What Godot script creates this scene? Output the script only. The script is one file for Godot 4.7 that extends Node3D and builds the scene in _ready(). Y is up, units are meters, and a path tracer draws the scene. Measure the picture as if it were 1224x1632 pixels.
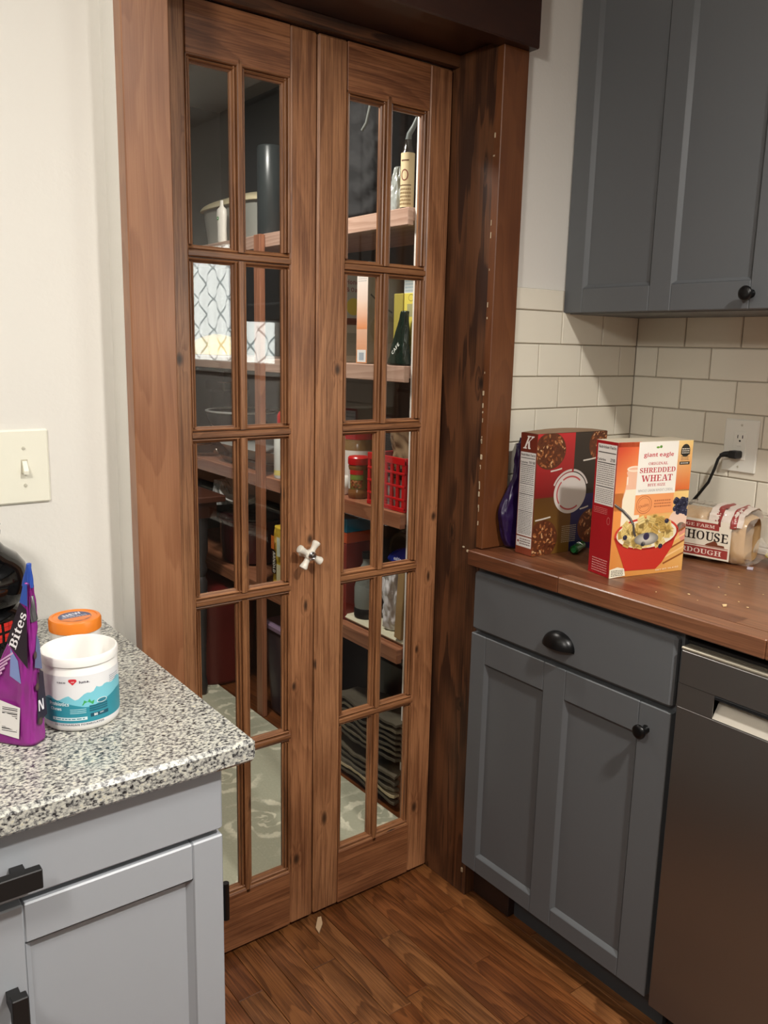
extends Node3D
# Kitchen corner with a glazed bifold pantry door. The back wall is z = 0, the right wall x = 0, y is up, metres.

class Mb:
	# collects triangles given counter-clockwise seen from outside
	var v := PackedVector3Array()
	var n := PackedVector3Array()
	var t := PackedVector2Array()
	var c := PackedColorArray()
	var off := Vector2.ZERO
	var tint := Color.WHITE
	func tri(a: Vector3, b: Vector3, d: Vector3, na: Vector3, nb: Vector3, nd: Vector3, ua := Vector2.ZERO, ub := Vector2.ZERO, ud := Vector2.ZERO) -> void:
		v.append(a); v.append(d); v.append(b)
		n.append(na); n.append(nd); n.append(nb)
		t.append(ua); t.append(ud); t.append(ub)
		c.append(tint); c.append(tint); c.append(tint)
	func uvof(p: Vector3, nn: Vector3, g: int) -> Vector2:
		var m := nn.abs()
		var f := 0
		if m.y >= m.x and m.y >= m.z: f = 1
		elif m.z >= m.x and m.z >= m.y: f = 2
		var along := g
		if g == f: along = (g + 1) % 3
		var across := 3 - f - along
		return Vector2(p[across], p[along]) + off
	func flat(pts: Array, g := 1) -> void:
		var nn: Vector3 = (pts[1] - pts[0]).cross(pts[2] - pts[0])
		if nn.length_squared() < 1e-16 and pts.size() > 3: nn = (pts[2] - pts[0]).cross(pts[3] - pts[0])
		if nn.length_squared() < 1e-18: return
		nn = nn.normalized()
		for i in range(1, pts.size() - 1):
			tri(pts[0], pts[i], pts[i + 1], nn, nn, nn, uvof(pts[0], nn, g), uvof(pts[i], nn, g), uvof(pts[i + 1], nn, g))
	func box(lo: Vector3, hi: Vector3, b := 0.0, g := 1) -> Mb:
		# box with chamfered edges; g is the axis the grain runs along
		b = minf(b, 0.49 * minf(hi.x - lo.x, minf(hi.y - lo.y, hi.z - lo.z)))
		var il := lo + Vector3.ONE * b
		var ih := hi - Vector3.ONE * b
		var P := func(sx: int, sy: int, sz: int, ax: int) -> Vector3:
			var p := Vector3(ih.x if sx > 0 else il.x, ih.y if sy > 0 else il.y, ih.z if sz > 0 else il.z)
			var s := [sx, sy, sz]
			p[ax] += b * s[ax]
			return p
		for ax in 3:
			var u := (ax + 1) % 3
			var w := (ax + 2) % 3
			for s in [-1, 1]:
				var q := []
				for k in [[-1, -1], [1, -1], [1, 1], [-1, 1]]:
					var sg := [0, 0, 0]
					sg[ax] = s; sg[u] = k[0]; sg[w] = k[1]
					q.append(P.call(sg[0], sg[1], sg[2], ax))
				if s < 0: q.reverse()
				flat(q, g)
		if b > 0.0:
			for ax in 3:
				var u := (ax + 1) % 3
				var w := (ax + 2) % 3
				for su in [-1, 1]:
					for sw in [-1, 1]:
						var q := []
						for k in [[-1, u], [1, u], [1, w], [-1, w]]:
							var sg := [0, 0, 0]
							sg[ax] = k[0]; sg[u] = su; sg[w] = sw
							q.append(P.call(sg[0], sg[1], sg[2], k[1]))
						if su * sw > 0: q.reverse()
						flat(q, g)
			for sx in [-1, 1]:
				for sy in [-1, 1]:
					for sz in [-1, 1]:
						var q := [P.call(sx, sy, sz, 0), P.call(sx, sy, sz, 1), P.call(sx, sy, sz, 2)]
						if sx * sy * sz < 0: q.reverse()
						flat(q, g)
		return self
	func grid(nu: int, nv: int, f: Callable, closed_u := false, flip := false, us := 1.0, vs := 1.0) -> Mb:
		# smooth parametric surface, f(u, v) with u, v in 0..1
		var p := []
		for j in nv + 1:
			var row := PackedVector3Array()
			for i in nu + 1: row.append(f.call(float(i) / nu, float(j) / nv))
			p.append(row)
		var nr := []
		for j in nv + 1:
			var row := PackedVector3Array()
			for i in nu + 1:
				var i0 := i - 1 if i > 0 else (nu - 1 if closed_u else 0)
				var i1 := i + 1 if i < nu else (1 if closed_u else nu)
				var j0 := maxi(j - 1, 0)
				var j1 := mini(j + 1, nv)
				var d: Vector3 = (p[j][i1] - p[j][i0]).cross(p[j1][i] - p[j0][i])
				if d.length_squared() < 1e-20:
					var jj := clampi(j, 1, nv - 1)
					d = (p[jj][i1] - p[jj][i0]).cross(p[jj + (1 if jj < nv else 0)][i] - p[jj - 1][i])
				row.append((-d if flip else d).normalized())
			nr.append(row)
		for j in nv:
			for i in nu:
				var a: Vector3 = p[j][i]; var b: Vector3 = p[j][i + 1]; var cc: Vector3 = p[j + 1][i + 1]; var d: Vector3 = p[j + 1][i]
				var ua := Vector2(float(i) / nu * us, float(j) / nv * vs) + off
				var ub := Vector2(float(i + 1) / nu * us, float(j) / nv * vs) + off
				var uc := Vector2(float(i + 1) / nu * us, float(j + 1) / nv * vs) + off
				var ud := Vector2(float(i) / nu * us, float(j + 1) / nv * vs) + off
				if flip:
					tri(a, cc, b, nr[j][i], nr[j + 1][i + 1], nr[j][i + 1], ua, uc, ub)
					tri(a, d, cc, nr[j][i], nr[j + 1][i], nr[j + 1][i + 1], ua, ud, uc)
				else:
					tri(a, b, cc, nr[j][i], nr[j][i + 1], nr[j + 1][i + 1], ua, ub, uc)
					tri(a, cc, d, nr[j][i], nr[j + 1][i + 1], nr[j + 1][i], ua, uc, ud)
		return self
	func lathe(prof: Array, seg := 40, at := Transform3D.IDENTITY, crease := 40.0, sx := 1.0, sz := 1.0) -> Mb:
		# profile of Vector2(radius, height) turned round y, from the bottom up along the outside
		var k := prof.size() - 1
		var dn := []
		for i in k:
			var d: Vector2 = prof[i + 1] - prof[i]
			dn.append(Vector2(d.y, -d.x).normalized())
		for i in k:
			var n0: Vector2 = dn[i]
			var n1: Vector2 = dn[i]
			if i > 0 and absf(dn[i].angle_to(dn[i - 1])) < deg_to_rad(crease): n0 = (dn[i] + dn[i - 1]).normalized()
			if i < k - 1 and absf(dn[i].angle_to(dn[i + 1])) < deg_to_rad(crease): n1 = (dn[i] + dn[i + 1]).normalized()
			for s in seg:
				var a0 := TAU * s / seg
				var a1 := TAU * (s + 1) / seg
				var pt := func(q: Vector2, a: float) -> Vector3: return at * Vector3(q.x * sin(a) * sx, q.y, q.x * cos(a) * sz)
				var nt := func(q: Vector2, a: float) -> Vector3: return (at.basis * Vector3(q.x * sin(a) / sx, q.y, q.x * cos(a) / sz)).normalized()
				var u0 := float(s) / seg
				var u1 := float(s + 1) / seg
				var A: Vector3 = pt.call(prof[i], a0); var B: Vector3 = pt.call(prof[i], a1); var C: Vector3 = pt.call(prof[i + 1], a1); var D: Vector3 = pt.call(prof[i + 1], a0)
				if prof[i].x > 1e-6: tri(A, B, C, nt.call(n0, a0), nt.call(n0, a1), nt.call(n1, a1), Vector2(u0, prof[i].y), Vector2(u1, prof[i].y), Vector2(u1, prof[i + 1].y))
				if prof[i + 1].x > 1e-6: tri(A, C, D, nt.call(n0, a0), nt.call(n1, a1), nt.call(n1, a0), Vector2(u0, prof[i].y), Vector2(u1, prof[i + 1].y), Vector2(u0, prof[i + 1].y))
		return self
	func tube(pts: Array, r, seg := 10, flatten := 1.0) -> Mb:
		# r is a number or one number per point; closed with caps
		var m := pts.size()
		var rings := []
		var side := Vector3.ZERO
		for i in m:
			var d: Vector3 = (pts[mini(i + 1, m - 1)] - pts[maxi(i - 1, 0)]).normalized()
			if side == Vector3.ZERO: side = d.cross(Vector3.UP if absf(d.y) < 0.9 else Vector3.RIGHT).normalized()
			side = (side - d * side.dot(d)).normalized()
			var up := side.cross(d)
			var rr: float = r[i] if r is Array else r
			var ring := []
			for s in seg:
				var a := TAU * s / seg
				ring.append([pts[i] + (side * cos(a) + up * sin(a) * flatten) * rr, (side * cos(a) * flatten + up * sin(a)).normalized()])
			rings.append(ring)
		for i in m - 1:
			for s in seg:
				var e := (s + 1) % seg
				var A = rings[i][s]; var B = rings[i][e]; var C = rings[i + 1][e]; var D = rings[i + 1][s]
				tri(A[0], C[0], B[0], A[1], C[1], B[1])
				tri(A[0], D[0], C[0], A[1], D[1], C[1])
		var q0 := []
		var q1 := []
		for s in seg:
			q0.append(rings[0][s][0])
			q1.append(rings[m - 1][seg - 1 - s][0])
		flat(q0); flat(q1)
		return self
	func prism(poly: Array, tr: Transform3D, d: float, g := 1) -> Mb:
		# polygon (counter-clockwise, local xy) pushed out along local z from 0 to d
		var pv := PackedVector2Array(poly)
		var idx := Geometry2D.triangulate_polygon(pv)
		var cw := Geometry2D.is_polygon_clockwise(pv)
		for i in range(0, idx.size(), 3):
			var a := pv[idx[i]]; var b := pv[idx[i + 1]]; var e := pv[idx[i + 2]]
			if (b - a).cross(e - a) < 0.0:
				var x := b; b = e; e = x
			flat([tr * Vector3(a.x, a.y, d), tr * Vector3(b.x, b.y, d), tr * Vector3(e.x, e.y, d)], g)
			flat([tr * Vector3(a.x, a.y, 0), tr * Vector3(e.x, e.y, 0), tr * Vector3(b.x, b.y, 0)], g)
		var m := poly.size()
		for i in m:
			var a: Vector2 = poly[i]; var b: Vector2 = poly[(i + 1) % m]
			if cw:
				var x := a; a = b; b = x
			flat([tr * Vector3(a.x, a.y, 0), tr * Vector3(b.x, b.y, 0), tr * Vector3(b.x, b.y, d), tr * Vector3(a.x, a.y, d)], g)
		return self
	func xform(tr: Transform3D) -> Mb:
		for i in v.size():
			v[i] = tr * v[i]
			n[i] = (tr.basis.inverse().transposed() * n[i]).normalized()
		return self
	func mesh() -> ArrayMesh:
		var a := []
		a.resize(Mesh.ARRAY_MAX)
		a[Mesh.ARRAY_VERTEX] = v; a[Mesh.ARRAY_NORMAL] = n; a[Mesh.ARRAY_TEX_UV] = t; a[Mesh.ARRAY_COLOR] = c
		var am := ArrayMesh.new()
		am.add_surface_from_arrays(Mesh.PRIMITIVE_TRIANGLES, a)
		return am

class Art:
	# flat print: coloured shapes on a surface; put(p, level) maps print coordinates (metres) to the surface
	var m := Mb.new()
	var put: Callable
	var level := 1
	var step := 0.006
	var fonts := {}
	var last := Vector3.UP
	func facing(p: Vector2) -> Vector3:
		var e := 0.0005
		var n: Vector3 = ((put.call(p + Vector2(e, 0), level) - put.call(p - Vector2(e, 0), level)) as Vector3).cross(put.call(p + Vector2(0, e), level) - put.call(p - Vector2(0, e), level))
		if n.length_squared() > 1e-16: last = n.normalized()
		return last
	func tri2(a: Vector2, b: Vector2, d: Vector2, ca: Color, cb: Color, cd: Color) -> void:
		if (b - a).cross(d - a) < 0.0:
			var x := b; b = d; d = x
			var y := cb; cb = cd; cd = y
		var A: Vector3 = put.call(a, level); var B: Vector3 = put.call(b, level); var D: Vector3 = put.call(d, level)
		var nn := facing(a)
		var nb := facing(b)
		var nd := facing(d)
		m.v.append(A); m.v.append(D); m.v.append(B)
		m.n.append(nn); m.n.append(nd); m.n.append(nb)
		m.t.append(a); m.t.append(d); m.t.append(b)
		m.c.append(ca.srgb_to_linear()); m.c.append(cd.srgb_to_linear()); m.c.append(cb.srgb_to_linear())
	func rect(x0: float, y0: float, x1: float, y1: float, c0: Color, c1 = null, c2 = null, c3 = null) -> void:
		# colours: lower left, lower right, upper right, upper left (one colour, or two for bottom and top)
		var a := c0
		var b: Color = c0 if c2 == null else c1
		var e: Color = (c0 if c1 == null else c1) if c2 == null else c2
		var f: Color = (c0 if c1 == null else c1) if c2 == null else c3
		var k := maxi(1, ceili((x1 - x0) / step))
		for i in k:
			var s0 := float(i) / k
			var s1 := float(i + 1) / k
			var p := Vector2(lerpf(x0, x1, s0), y0); var q := Vector2(lerpf(x0, x1, s1), y0)
			var r := Vector2(q.x, y1); var s := Vector2(p.x, y1)
			tri2(p, q, r, a.lerp(b, s0), a.lerp(b, s1), f.lerp(e, s1))
			tri2(p, r, s, a.lerp(b, s0), f.lerp(e, s1), f.lerp(e, s0))
	func poly(pts: Array, col: Color, tilt := 0.0) -> void:
		var pv := PackedVector2Array(pts)
		var idx := Geometry2D.triangulate_polygon(pv)
		for i in range(0, idx.size(), 3): tri2(pv[idx[i]], pv[idx[i + 1]], pv[idx[i + 2]], col, col, col)
	func ell(x: float, y: float, rx: float, ry: float, col: Color, rim = null, seg := 28) -> void:
		var r: Color = col if rim == null else rim
		for i in seg:
			var a := TAU * i / seg
			var b := TAU * (i + 1) / seg
			tri2(Vector2(x, y), Vector2(x + rx * cos(a), y + ry * sin(a)), Vector2(x + rx * cos(b), y + ry * sin(b)), col, r, r)
	func ring(x: float, y: float, rx: float, ry: float, w: float, col: Color, a0 := 0.0, a1 := TAU, seg := 28) -> void:
		for i in seg:
			var a := lerpf(a0, a1, float(i) / seg)
			var b := lerpf(a0, a1, float(i + 1) / seg)
			var p := Vector2(x + rx * cos(a), y + ry * sin(a)); var q := Vector2(x + rx * cos(b), y + ry * sin(b))
			var r := Vector2(x + (rx - w) * cos(b), y + (ry - w) * sin(b)); var s := Vector2(x + (rx - w) * cos(a), y + (ry - w) * sin(a))
			tri2(p, q, r, col, col, col); tri2(p, r, s, col, col, col)
	func line(pts: Array, w: float, col: Color) -> void:
		for i in pts.size() - 1:
			var d: Vector2 = (pts[i + 1] - pts[i]).normalized().orthogonal() * w * 0.5
			tri2(pts[i] - d, pts[i + 1] - d, pts[i + 1] + d, col, col, col)
			tri2(pts[i] - d, pts[i + 1] + d, pts[i] + d, col, col, col)
	func txt(s: String, x: float, y: float, h: float, col: Color, font := "Droid Sans", bold := true, fit := 0.0, tr := Transform2D.IDENTITY, arc := 0.0) -> void:
		# centred on (x, y); h is the height of a capital; fit > 0 squeezes to that width; arc bends it round a circle of that radius
		var key := font + str(bold)
		if not fonts.has(key):
			var f := SystemFont.new()
			f.font_names = PackedStringArray([font])
			f.font_weight = 700 if bold else 400
			fonts[key] = f
		var tm := TextMesh.new()
		tm.font = fonts[key]; tm.text = s; tm.font_size = 40; tm.pixel_size = 1.0 / 40; tm.depth = 0.0; tm.curve_step = 3.0
		var a = tm.get_mesh_arrays()
		if a.size() == 0 or a[0] == null: return
		var vv: PackedVector3Array = a[0]
		var lo := Vector2(1e9, 1e9); var hi := -lo
		for q in vv:
			lo = lo.min(Vector2(q.x, q.y)); hi = hi.max(Vector2(q.x, q.y))
		var tm2 := 0.72
		var k := h / tm2
		var kx := k if fit <= 0.0 else fit / (hi.x - lo.x)
		var base := -0.30
		if s.to_upper() == s: base = (lo.y + hi.y) / 2.0 - tm2 / 2.0
		var cx := (lo.x + hi.x) / 2.0
		var P := func(q: Vector3) -> Vector2:
			var u := Vector2((q.x - cx) * kx, (q.y - base - tm2 / 2.0) * k)
			if arc != 0.0:
				var an := u.x / arc
				u = Vector2(sin(an), cos(an)) * (arc + u.y) - Vector2(0, arc)
			return tr * u + Vector2(x, y)
		var ind: PackedInt32Array = a[12]
		for i in range(0, ind.size(), 3): tri2(P.call(vv[ind[i]]), P.call(vv[ind[i + 1]]), P.call(vv[ind[i + 2]]), col, col, col)
	func greek(x0: float, y0: float, x1: float, y1: float, rows: int, col: Color, rng: RandomNumberGenerator, fill := 0.55) -> void:
		# lines of small print too fine to read: rows of word-long dashes
		var dy := (y1 - y0) / rows
		for r in rows:
			var y := y1 - (r + 0.5) * dy
			var x := x0
			while x < x1 - 0.001:
				var w := rng.randf_range(0.002, 0.006)
				rect(x, y - dy * fill * 0.5, minf(x + w, x1), y + dy * fill * 0.5, col)
				x += w + 0.0012

var rng := RandomNumberGenerator.new()
var taken := {}
var M := {}

func numbered(parent: Node, called: String) -> String:
	var key := str(parent.get_instance_id()) + called
	var k: int = taken.get(key, 0)
	taken[key] = k + 1
	return called if k == 0 else "%s_%03d" % [called, k]

func thing(called: String, label: String, category: String, at := Vector3.ZERO, turn := 0.0, group := "", kind := "") -> Node3D:
	var o := Node3D.new()
	o.name = numbered(self, called)
	o.position = at
	o.rotation.y = turn
	add_child(o, true)
	return tag(o, label, category, group, kind)

func tag(o: Node3D, label: String, category := "", group := "", kind := "") -> Node3D:
	if label: o.set_meta("label", label)
	if category: o.set_meta("category", category)
	if group: o.set_meta("group", group)
	if kind: o.set_meta("kind", kind)
	return o

func part(called: String, m, material: Material, parent: Node3D, label := "") -> MeshInstance3D:
	var o := MeshInstance3D.new()
	o.mesh = m.mesh() if m is Mb else m
	o.material_override = material
	o.name = numbered(parent, called)
	if label: o.set_meta("label", label)
	parent.add_child(o, true)
	return o

func copy(o: Node3D, label: String) -> Node3D:
	var r: Node3D = o.duplicate()
	var nm := str(o.name)
	r.name = numbered(self, nm)
	add_child(r, true)
	r.set_meta("label", label)
	return r

func mat(key: String, col: Color, rough := 0.5, metal := 0.0, spec := 0.5) -> StandardMaterial3D:
	if M.has(key): return M[key]
	var m := StandardMaterial3D.new()
	m.resource_name = key
	m.albedo_color = col; m.roughness = rough; m.metallic = metal; m.metallic_specular = spec
	M[key] = m
	return m

func C(r: int, g: int, b: int) -> Color: return Color(r / 255.0, g / 255.0, b / 255.0)

func tex(im: Image) -> ImageTexture: return ImageTexture.create_from_image(im)

func noise(seed_: int, freq: float, oct := 3) -> FastNoiseLite:
	var f := FastNoiseLite.new()
	f.noise_type = FastNoiseLite.TYPE_SIMPLEX_SMOOTH
	f.seed = seed_; f.frequency = freq; f.fractal_octaves = oct
	return f

func wood_image(seed_: int, w: int, h: int, wm: float, hm: float, early: Color, late: Color, rings: float, wander: float, knots: int, streak := 0.25, blotch := 0.0, sharp := 2.2, ring := 1.0) -> Image:
	# sawn timber: growth rings drawn out along v, bent round knots, with fine pores and streaks
	var r := RandomNumberGenerator.new()
	r.seed = seed_
	var n1 := noise(seed_, 1.0, 2)
	var n2 := noise(seed_ + 7, 1.0, 2)
	var n3 := noise(seed_ + 13, 1.0, 3)
	var kn := []
	for i in knots: kn.append([r.randf() * wm, (i + r.randf_range(0.2, 0.8)) / knots * hm, r.randf_range(0.004, 0.009), r.randf_range(1.5, 3.0)])
	var bytes := PackedByteArray()
	bytes.resize(w * h * 3)
	var at := 0
	for y in h:
		var vv := (y + 0.5) / h * hm
		var near := []
		for k in kn:
			if absf(vv - k[1]) < k[2] * k[3] * 5.0: near.append(k)
		for x in w:
			var uu := (x + 0.5) / w * wm
			var f := uu * rings + n1.get_noise_2d(uu * 5.0, vv * 0.9) * wander + n2.get_noise_2d(uu * 40.0, vv * 4.0) * 0.25
			var dark := 0.0
			for k in near:
				var dx: float = (uu - k[0]) / k[2]
				var dy: float = (vv - k[1]) / (k[2] * k[3])
				var d2 := dx * dx + dy * dy
				f += 2.6 * exp(-d2 * 0.35) * signf(dx + 0.001) * minf(1.0, absf(dx))
				dark = maxf(dark, clampf(1.35 - sqrt(d2) * 1.2, 0.0, 1.0))
			var t := f - floorf(f)
			t = pow(t, sharp) if t < 0.92 else pow(0.92, sharp) * (1.0 - (t - 0.92) / 0.08)
			t = lerpf(0.4, t, ring) + streak * n3.get_noise_2d(uu * 300.0, vv * 3.2) + 0.35 * streak * n3.get_noise_2d(uu * 900.0 + 9.0, vv * 24.0) + blotch * n1.get_noise_2d(uu * 14.0 + 50.0, vv * 3.5)
			t = clampf(t, 0.0, 1.0)
			var c := early.lerp(late, t)
			if dark > 0.0: c = c.lerp(late * 0.45, dark * 0.85)
			bytes[at] = int(clampf(c.r, 0, 1) * 255.0); bytes[at + 1] = int(clampf(c.g, 0, 1) * 255.0); bytes[at + 2] = int(clampf(c.b, 0, 1) * 255.0)
			at += 3
	return Image.create_from_data(w, h, false, Image.FORMAT_RGB8, bytes)

func wood(key: String, im: Image, wm: float, hm: float, rough: float, coat := 0.0, tint := Color.WHITE) -> StandardMaterial3D:
	var m := mat(key, tint, rough)
	m.albedo_texture = tex(im)
	m.uv1_scale = Vector3(1.0 / wm, 1.0 / hm, 1.0)
	if coat > 0.0:
		m.clearcoat_enabled = true; m.clearcoat = coat; m.clearcoat_roughness = 0.22
	return m

func tinted(key: String, base: StandardMaterial3D, tint: Color) -> StandardMaterial3D:
	if M.has(key): return M[key]
	var m: StandardMaterial3D = base.duplicate()
	m.resource_name = key
	m.albedo_color = tint
	M[key] = m
	return m

func nb(g := 1) -> Mb:
	# an empty builder with a random texture offset, so that alike pieces differ in grain
	var b := Mb.new()
	b.off = Vector2(rng.randf_range(0.0, 3.0), rng.randf_range(0.0, 3.0))
	return b

func printed(parent: Node3D, put: Callable, step := 0.5) -> Art:
	var a := Art.new()
	a.put = put
	a.step = step
	return a

func paper() -> StandardMaterial3D:
	var m := mat("printed card", Color.WHITE, 0.38)
	m.vertex_color_use_as_albedo = true
	return m

func _ready() -> void:
	rng.seed = 4711
	var cam := Camera3D.new()
	cam.name = "camera"
	cam.fov = 62.71
	cam.near = 0.05
	cam.position = Vector3(-1.9135, 1.4000, 1.4342)
	cam.basis = Basis(Vector3.UP, -0.6461) * Basis(Vector3.RIGHT, -0.1952) * Basis(Vector3.BACK, 0.0226)
	add_child(cam)
	cam.current = true
	var env := Environment.new()
	env.background_mode = Environment.BG_SKY
	var sky := Sky.new()
	var psm := PhysicalSkyMaterial.new()
	sky.sky_material = psm
	env.sky = sky
	env.background_energy_multiplier = 1.0
	env.tonemap_mode = Environment.TONE_MAPPER_LINEAR
	env.tonemap_exposure = 1.6
	env.sdfgi_enabled = true; env.ssao_enabled = true; env.ssil_enabled = true
	var we := WorldEnvironment.new()
	we.name = "world_environment"
	we.environment = env
	add_child(we)
	lamps()
	materials()
	room()
	doorway()
	doors()
	right_run()
	left_run()
	pantry()
	pantry_goods()
	counter_goods()
	left_goods()

func downlight(at: Vector3, energy: float, label: String) -> void:
	# a recessed ceiling lamp: white trim ring, glowing lens, and a wide soft cone of light just under it
	var t := thing("recessed_lamp", label, "ceiling lamp", at, 0.0, "")
	part("trim_ring", Mb.new().lathe([Vector2(0.075, 0.0), Vector2(0.075, -0.006), Vector2(0.095, -0.008), Vector2(0.105, -0.003), Vector2(0.106, 0.0), Vector2(0.075, 0.0)], 40), mat("lamp trim", C(236, 234, 228), 0.4), t)
	var g := mat("lamp lens glow", C(250, 246, 238), 0.4)
	g.emission_enabled = true; g.emission = C(255, 250, 243); g.emission_energy_multiplier = 3.0
	part("lens", Mb.new().lathe([Vector2(0, -0.004), Vector2(0.075, -0.004), Vector2(0.075, 0.0), Vector2(0, 0.0)], 40), g, t)
	var l := SpotLight3D.new()
	l.name = "lamp_light"
	l.spot_angle = 84.0
	l.spot_angle_attenuation = 1.0
	l.spot_range = 8.0
	l.spot_attenuation = 2.0
	l.light_size = 0.07
	l.light_color = C(255, 250, 243); l.light_energy = energy
	l.shadow_enabled = true
	l.position = Vector3(0, -0.012, 0)
	l.rotation.x = -PI / 2
	t.add_child(l)

func pendant(at: Vector3, energy: float, col: Color, label: String) -> void:
	# an opal globe hanging on a rod, its light inside it
	var t := thing("pendant_lamp", label, "pendant lamp", at)
	part("canopy", Mb.new().lathe([Vector2(0, 0.425), Vector2(0.06, 0.425), Vector2(0.055, 0.449), Vector2(0, 0.449)], 32), mat("lamp pan", C(190, 188, 180), 0.35, 0.6), t)
	part("rod", Mb.new().tube([Vector3(0, 0.115, 0), Vector3(0, 0.43, 0)], 0.006, 10), M["lamp pan"], t)
	var g := mat("lamp globe glow", C(250, 246, 238), 0.4)
	g.emission_enabled = true; g.emission = C(255, 246, 232); g.emission_energy_multiplier = 2.0
	var prof := []
	for i in 17: prof.append(Vector2(0.12 * sin(PI * i / 16.0), -0.12 * cos(PI * i / 16.0)))
	part("globe", Mb.new().lathe(prof, 40), g, t)
	var l := OmniLight3D.new()
	l.name = "lamp_light"
	l.omni_range = 8.0
	l.omni_attenuation = 2.0
	l.light_size = 0.1
	l.light_color = col; l.light_energy = energy
	l.shadow_enabled = true
	t.add_child(l)

func lamps() -> void:
	downlight(Vector3(-1.05, 2.449, 1.65), 4.6, "recessed ceiling lamp near the sink counter, behind the camera")
	pendant(Vector3(-2.4, 2.0, 1.13), 0.66, C(255, 250, 242), "opal globe pendant lamp at the left side of the kitchen")
	# daylight that comes through the curtained window over the sink on the right wall
	var l := AreaLight3D.new()
	l.name = "window_light"
	l.area_size = Vector2(0.86, 0.52)
	l.light_color = C(255, 250, 240); l.light_energy = 0.1
	l.shadow_enabled = true
	l.position = Vector3(-0.03, 1.585, 2.35)
	l.rotation.y = PI / 2
	add_child(l)

func materials() -> void:
	var pine := wood_image(11, 320, 1024, 0.32, 2.05, C(180, 128, 88), C(118, 76, 48), 60.0, 2.2, 11, 0.75, 0.45, 1.2, 0.42)
	wood("pine", pine, 0.32, 2.05, 0.45, 0.2)
	var pine2 := wood_image(29, 320, 1024, 0.32, 2.05, C(174, 121, 82), C(112, 70, 43), 52.0, 2.6, 14, 0.75, 0.5, 1.2, 0.42)
	wood("pine two", pine2, 0.32, 2.05, 0.45, 0.2)
	tinted("pine bar", M["pine"], C(228, 222, 212))
	tinted("pine rail", M["pine two"], C(236, 226, 220))
	var oak := wood_image(5, 320, 1024, 0.32, 2.05, C(154, 106, 73), C(128, 82, 53), 16.0, 3.6, 0, 0.4, 0.5, 1.0, 0.5)
	wood("casing", oak, 0.32, 2.05, 0.42, 0.3)
	tinted("casing dark", M["casing"], C(188, 168, 142))
	var stain := wood_image(83, 256, 1024, 0.26, 2.05, C(104, 66, 40), C(52, 29, 16), 9.0, 1.6, 5, 0.45, 0.75, 0.9)
	wood("jamb", stain, 0.26, 2.05, 0.5, 0.15)
	tinted("head", M["casing"], C(92, 70, 60))
	var fl := wood_image(41, 512, 1024, 0.5, 2.0, C(148, 98, 58), C(90, 54, 28), 30.0, 5.0, 0, 0.7, 0.45, 1.3, 0.7)
	wood("floor a", fl, 0.5, 2.0, 0.34, 0.35)
	tinted("floor b", M["floor a"], C(224, 206, 190))
	tinted("floor c", M["floor a"], C(202, 180, 160))
	tinted("floor d", M["floor a"], C(240, 232, 220))
	var bb := wood_image(67, 256, 1024, 0.26, 2.05, C(136, 90, 62), C(98, 62, 41), 30.0, 3.0, 0, 0.5, 0.25, 1.4, 0.6)
	wood("block a", bb, 0.26, 2.05, 0.4, 0.3)
	tinted("block b", M["block a"], C(232, 218, 206))
	tinted("block c", M["block a"], C(214, 196, 184))
	tinted("block d", M["block a"], C(246, 240, 226))
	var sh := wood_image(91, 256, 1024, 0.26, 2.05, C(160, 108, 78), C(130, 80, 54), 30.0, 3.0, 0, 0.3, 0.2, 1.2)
	var sh2 := wood_image(93, 256, 1024, 0.26, 2.05, C(186, 156, 138), C(162, 130, 112), 30.0, 3.0, 0, 0.3, 0.2, 1.2)  # top two shelves: grazing glare put into a paler wood colour
	wood("shelf glare", sh2, 0.26, 2.05, 0.45)
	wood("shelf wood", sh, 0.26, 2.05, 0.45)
	for k in M: M[k].set_meta("size", [1.0 / M[k].uv1_scale.x, 1.0 / M[k].uv1_scale.y])
	# painted surfaces
	var lump := noise(3, 0.05, 3)
	var bump := NoiseTexture2D.new()
	bump.width = 512; bump.height = 512; bump.seamless = true; bump.noise = lump
	var w := mat("wall paint", C(226, 223, 216), 0.55)
	w.heightmap_enabled = true; w.heightmap_texture = bump; w.heightmap_scale = 0.02
	w.uv1_triplanar = true; w.uv1_world_triplanar = true; w.uv1_scale = Vector3.ONE * 3.0
	mat("ceiling paint", C(226, 224, 218), 0.7)
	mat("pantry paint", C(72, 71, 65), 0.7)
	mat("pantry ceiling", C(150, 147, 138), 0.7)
	mat("grout", C(186, 176, 160), 0.9)
	mat("tile", C(232, 226, 210), 0.14)
	mat("tile two", C(228, 221, 204), 0.16)
	mat("cabinet", C(92, 95, 98), 0.46)
	mat("cabinet shaded", C(66, 70, 74), 0.5)  # toe kick paint, darkened to carry the shade of the recess
	mat("cabinet left", C(160, 164, 170), 0.4)
	mat("black metal", C(14, 14, 15), 0.32, 0.3)
	mat("black matt", C(16, 15, 15), 0.55)
	mat("gap", C(18, 14, 12), 0.9)
	mat("white plastic", C(236, 234, 224), 0.3)
	mat("ivory plastic", C(238, 236, 220), 0.28)
	mat("chrome", C(200, 200, 200), 0.15, 1.0)
	var st := mat("steel", C(140, 139, 136), 0.33, 0.9)
	st.anisotropy_enabled = true; st.anisotropy = 0.6
	var gl := mat("glass", Color(0.12, 0.13, 0.13, 0.012), 0.0)
	gl.transparency = BaseMaterial3D.TRANSPARENCY_ALPHA

func wbox(called: String, lo: Vector3, hi: Vector3, b: float, g: int, key: String, parent: Node3D, label := "") -> MeshInstance3D:
	# a piece of timber whose grain runs along axis g, cut from a random place of its board
	var m := Mb.new()
	cut(m, lo, hi, g, key)
	return part(called, m.box(lo, hi, b, g), M[key], parent, label)

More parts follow.
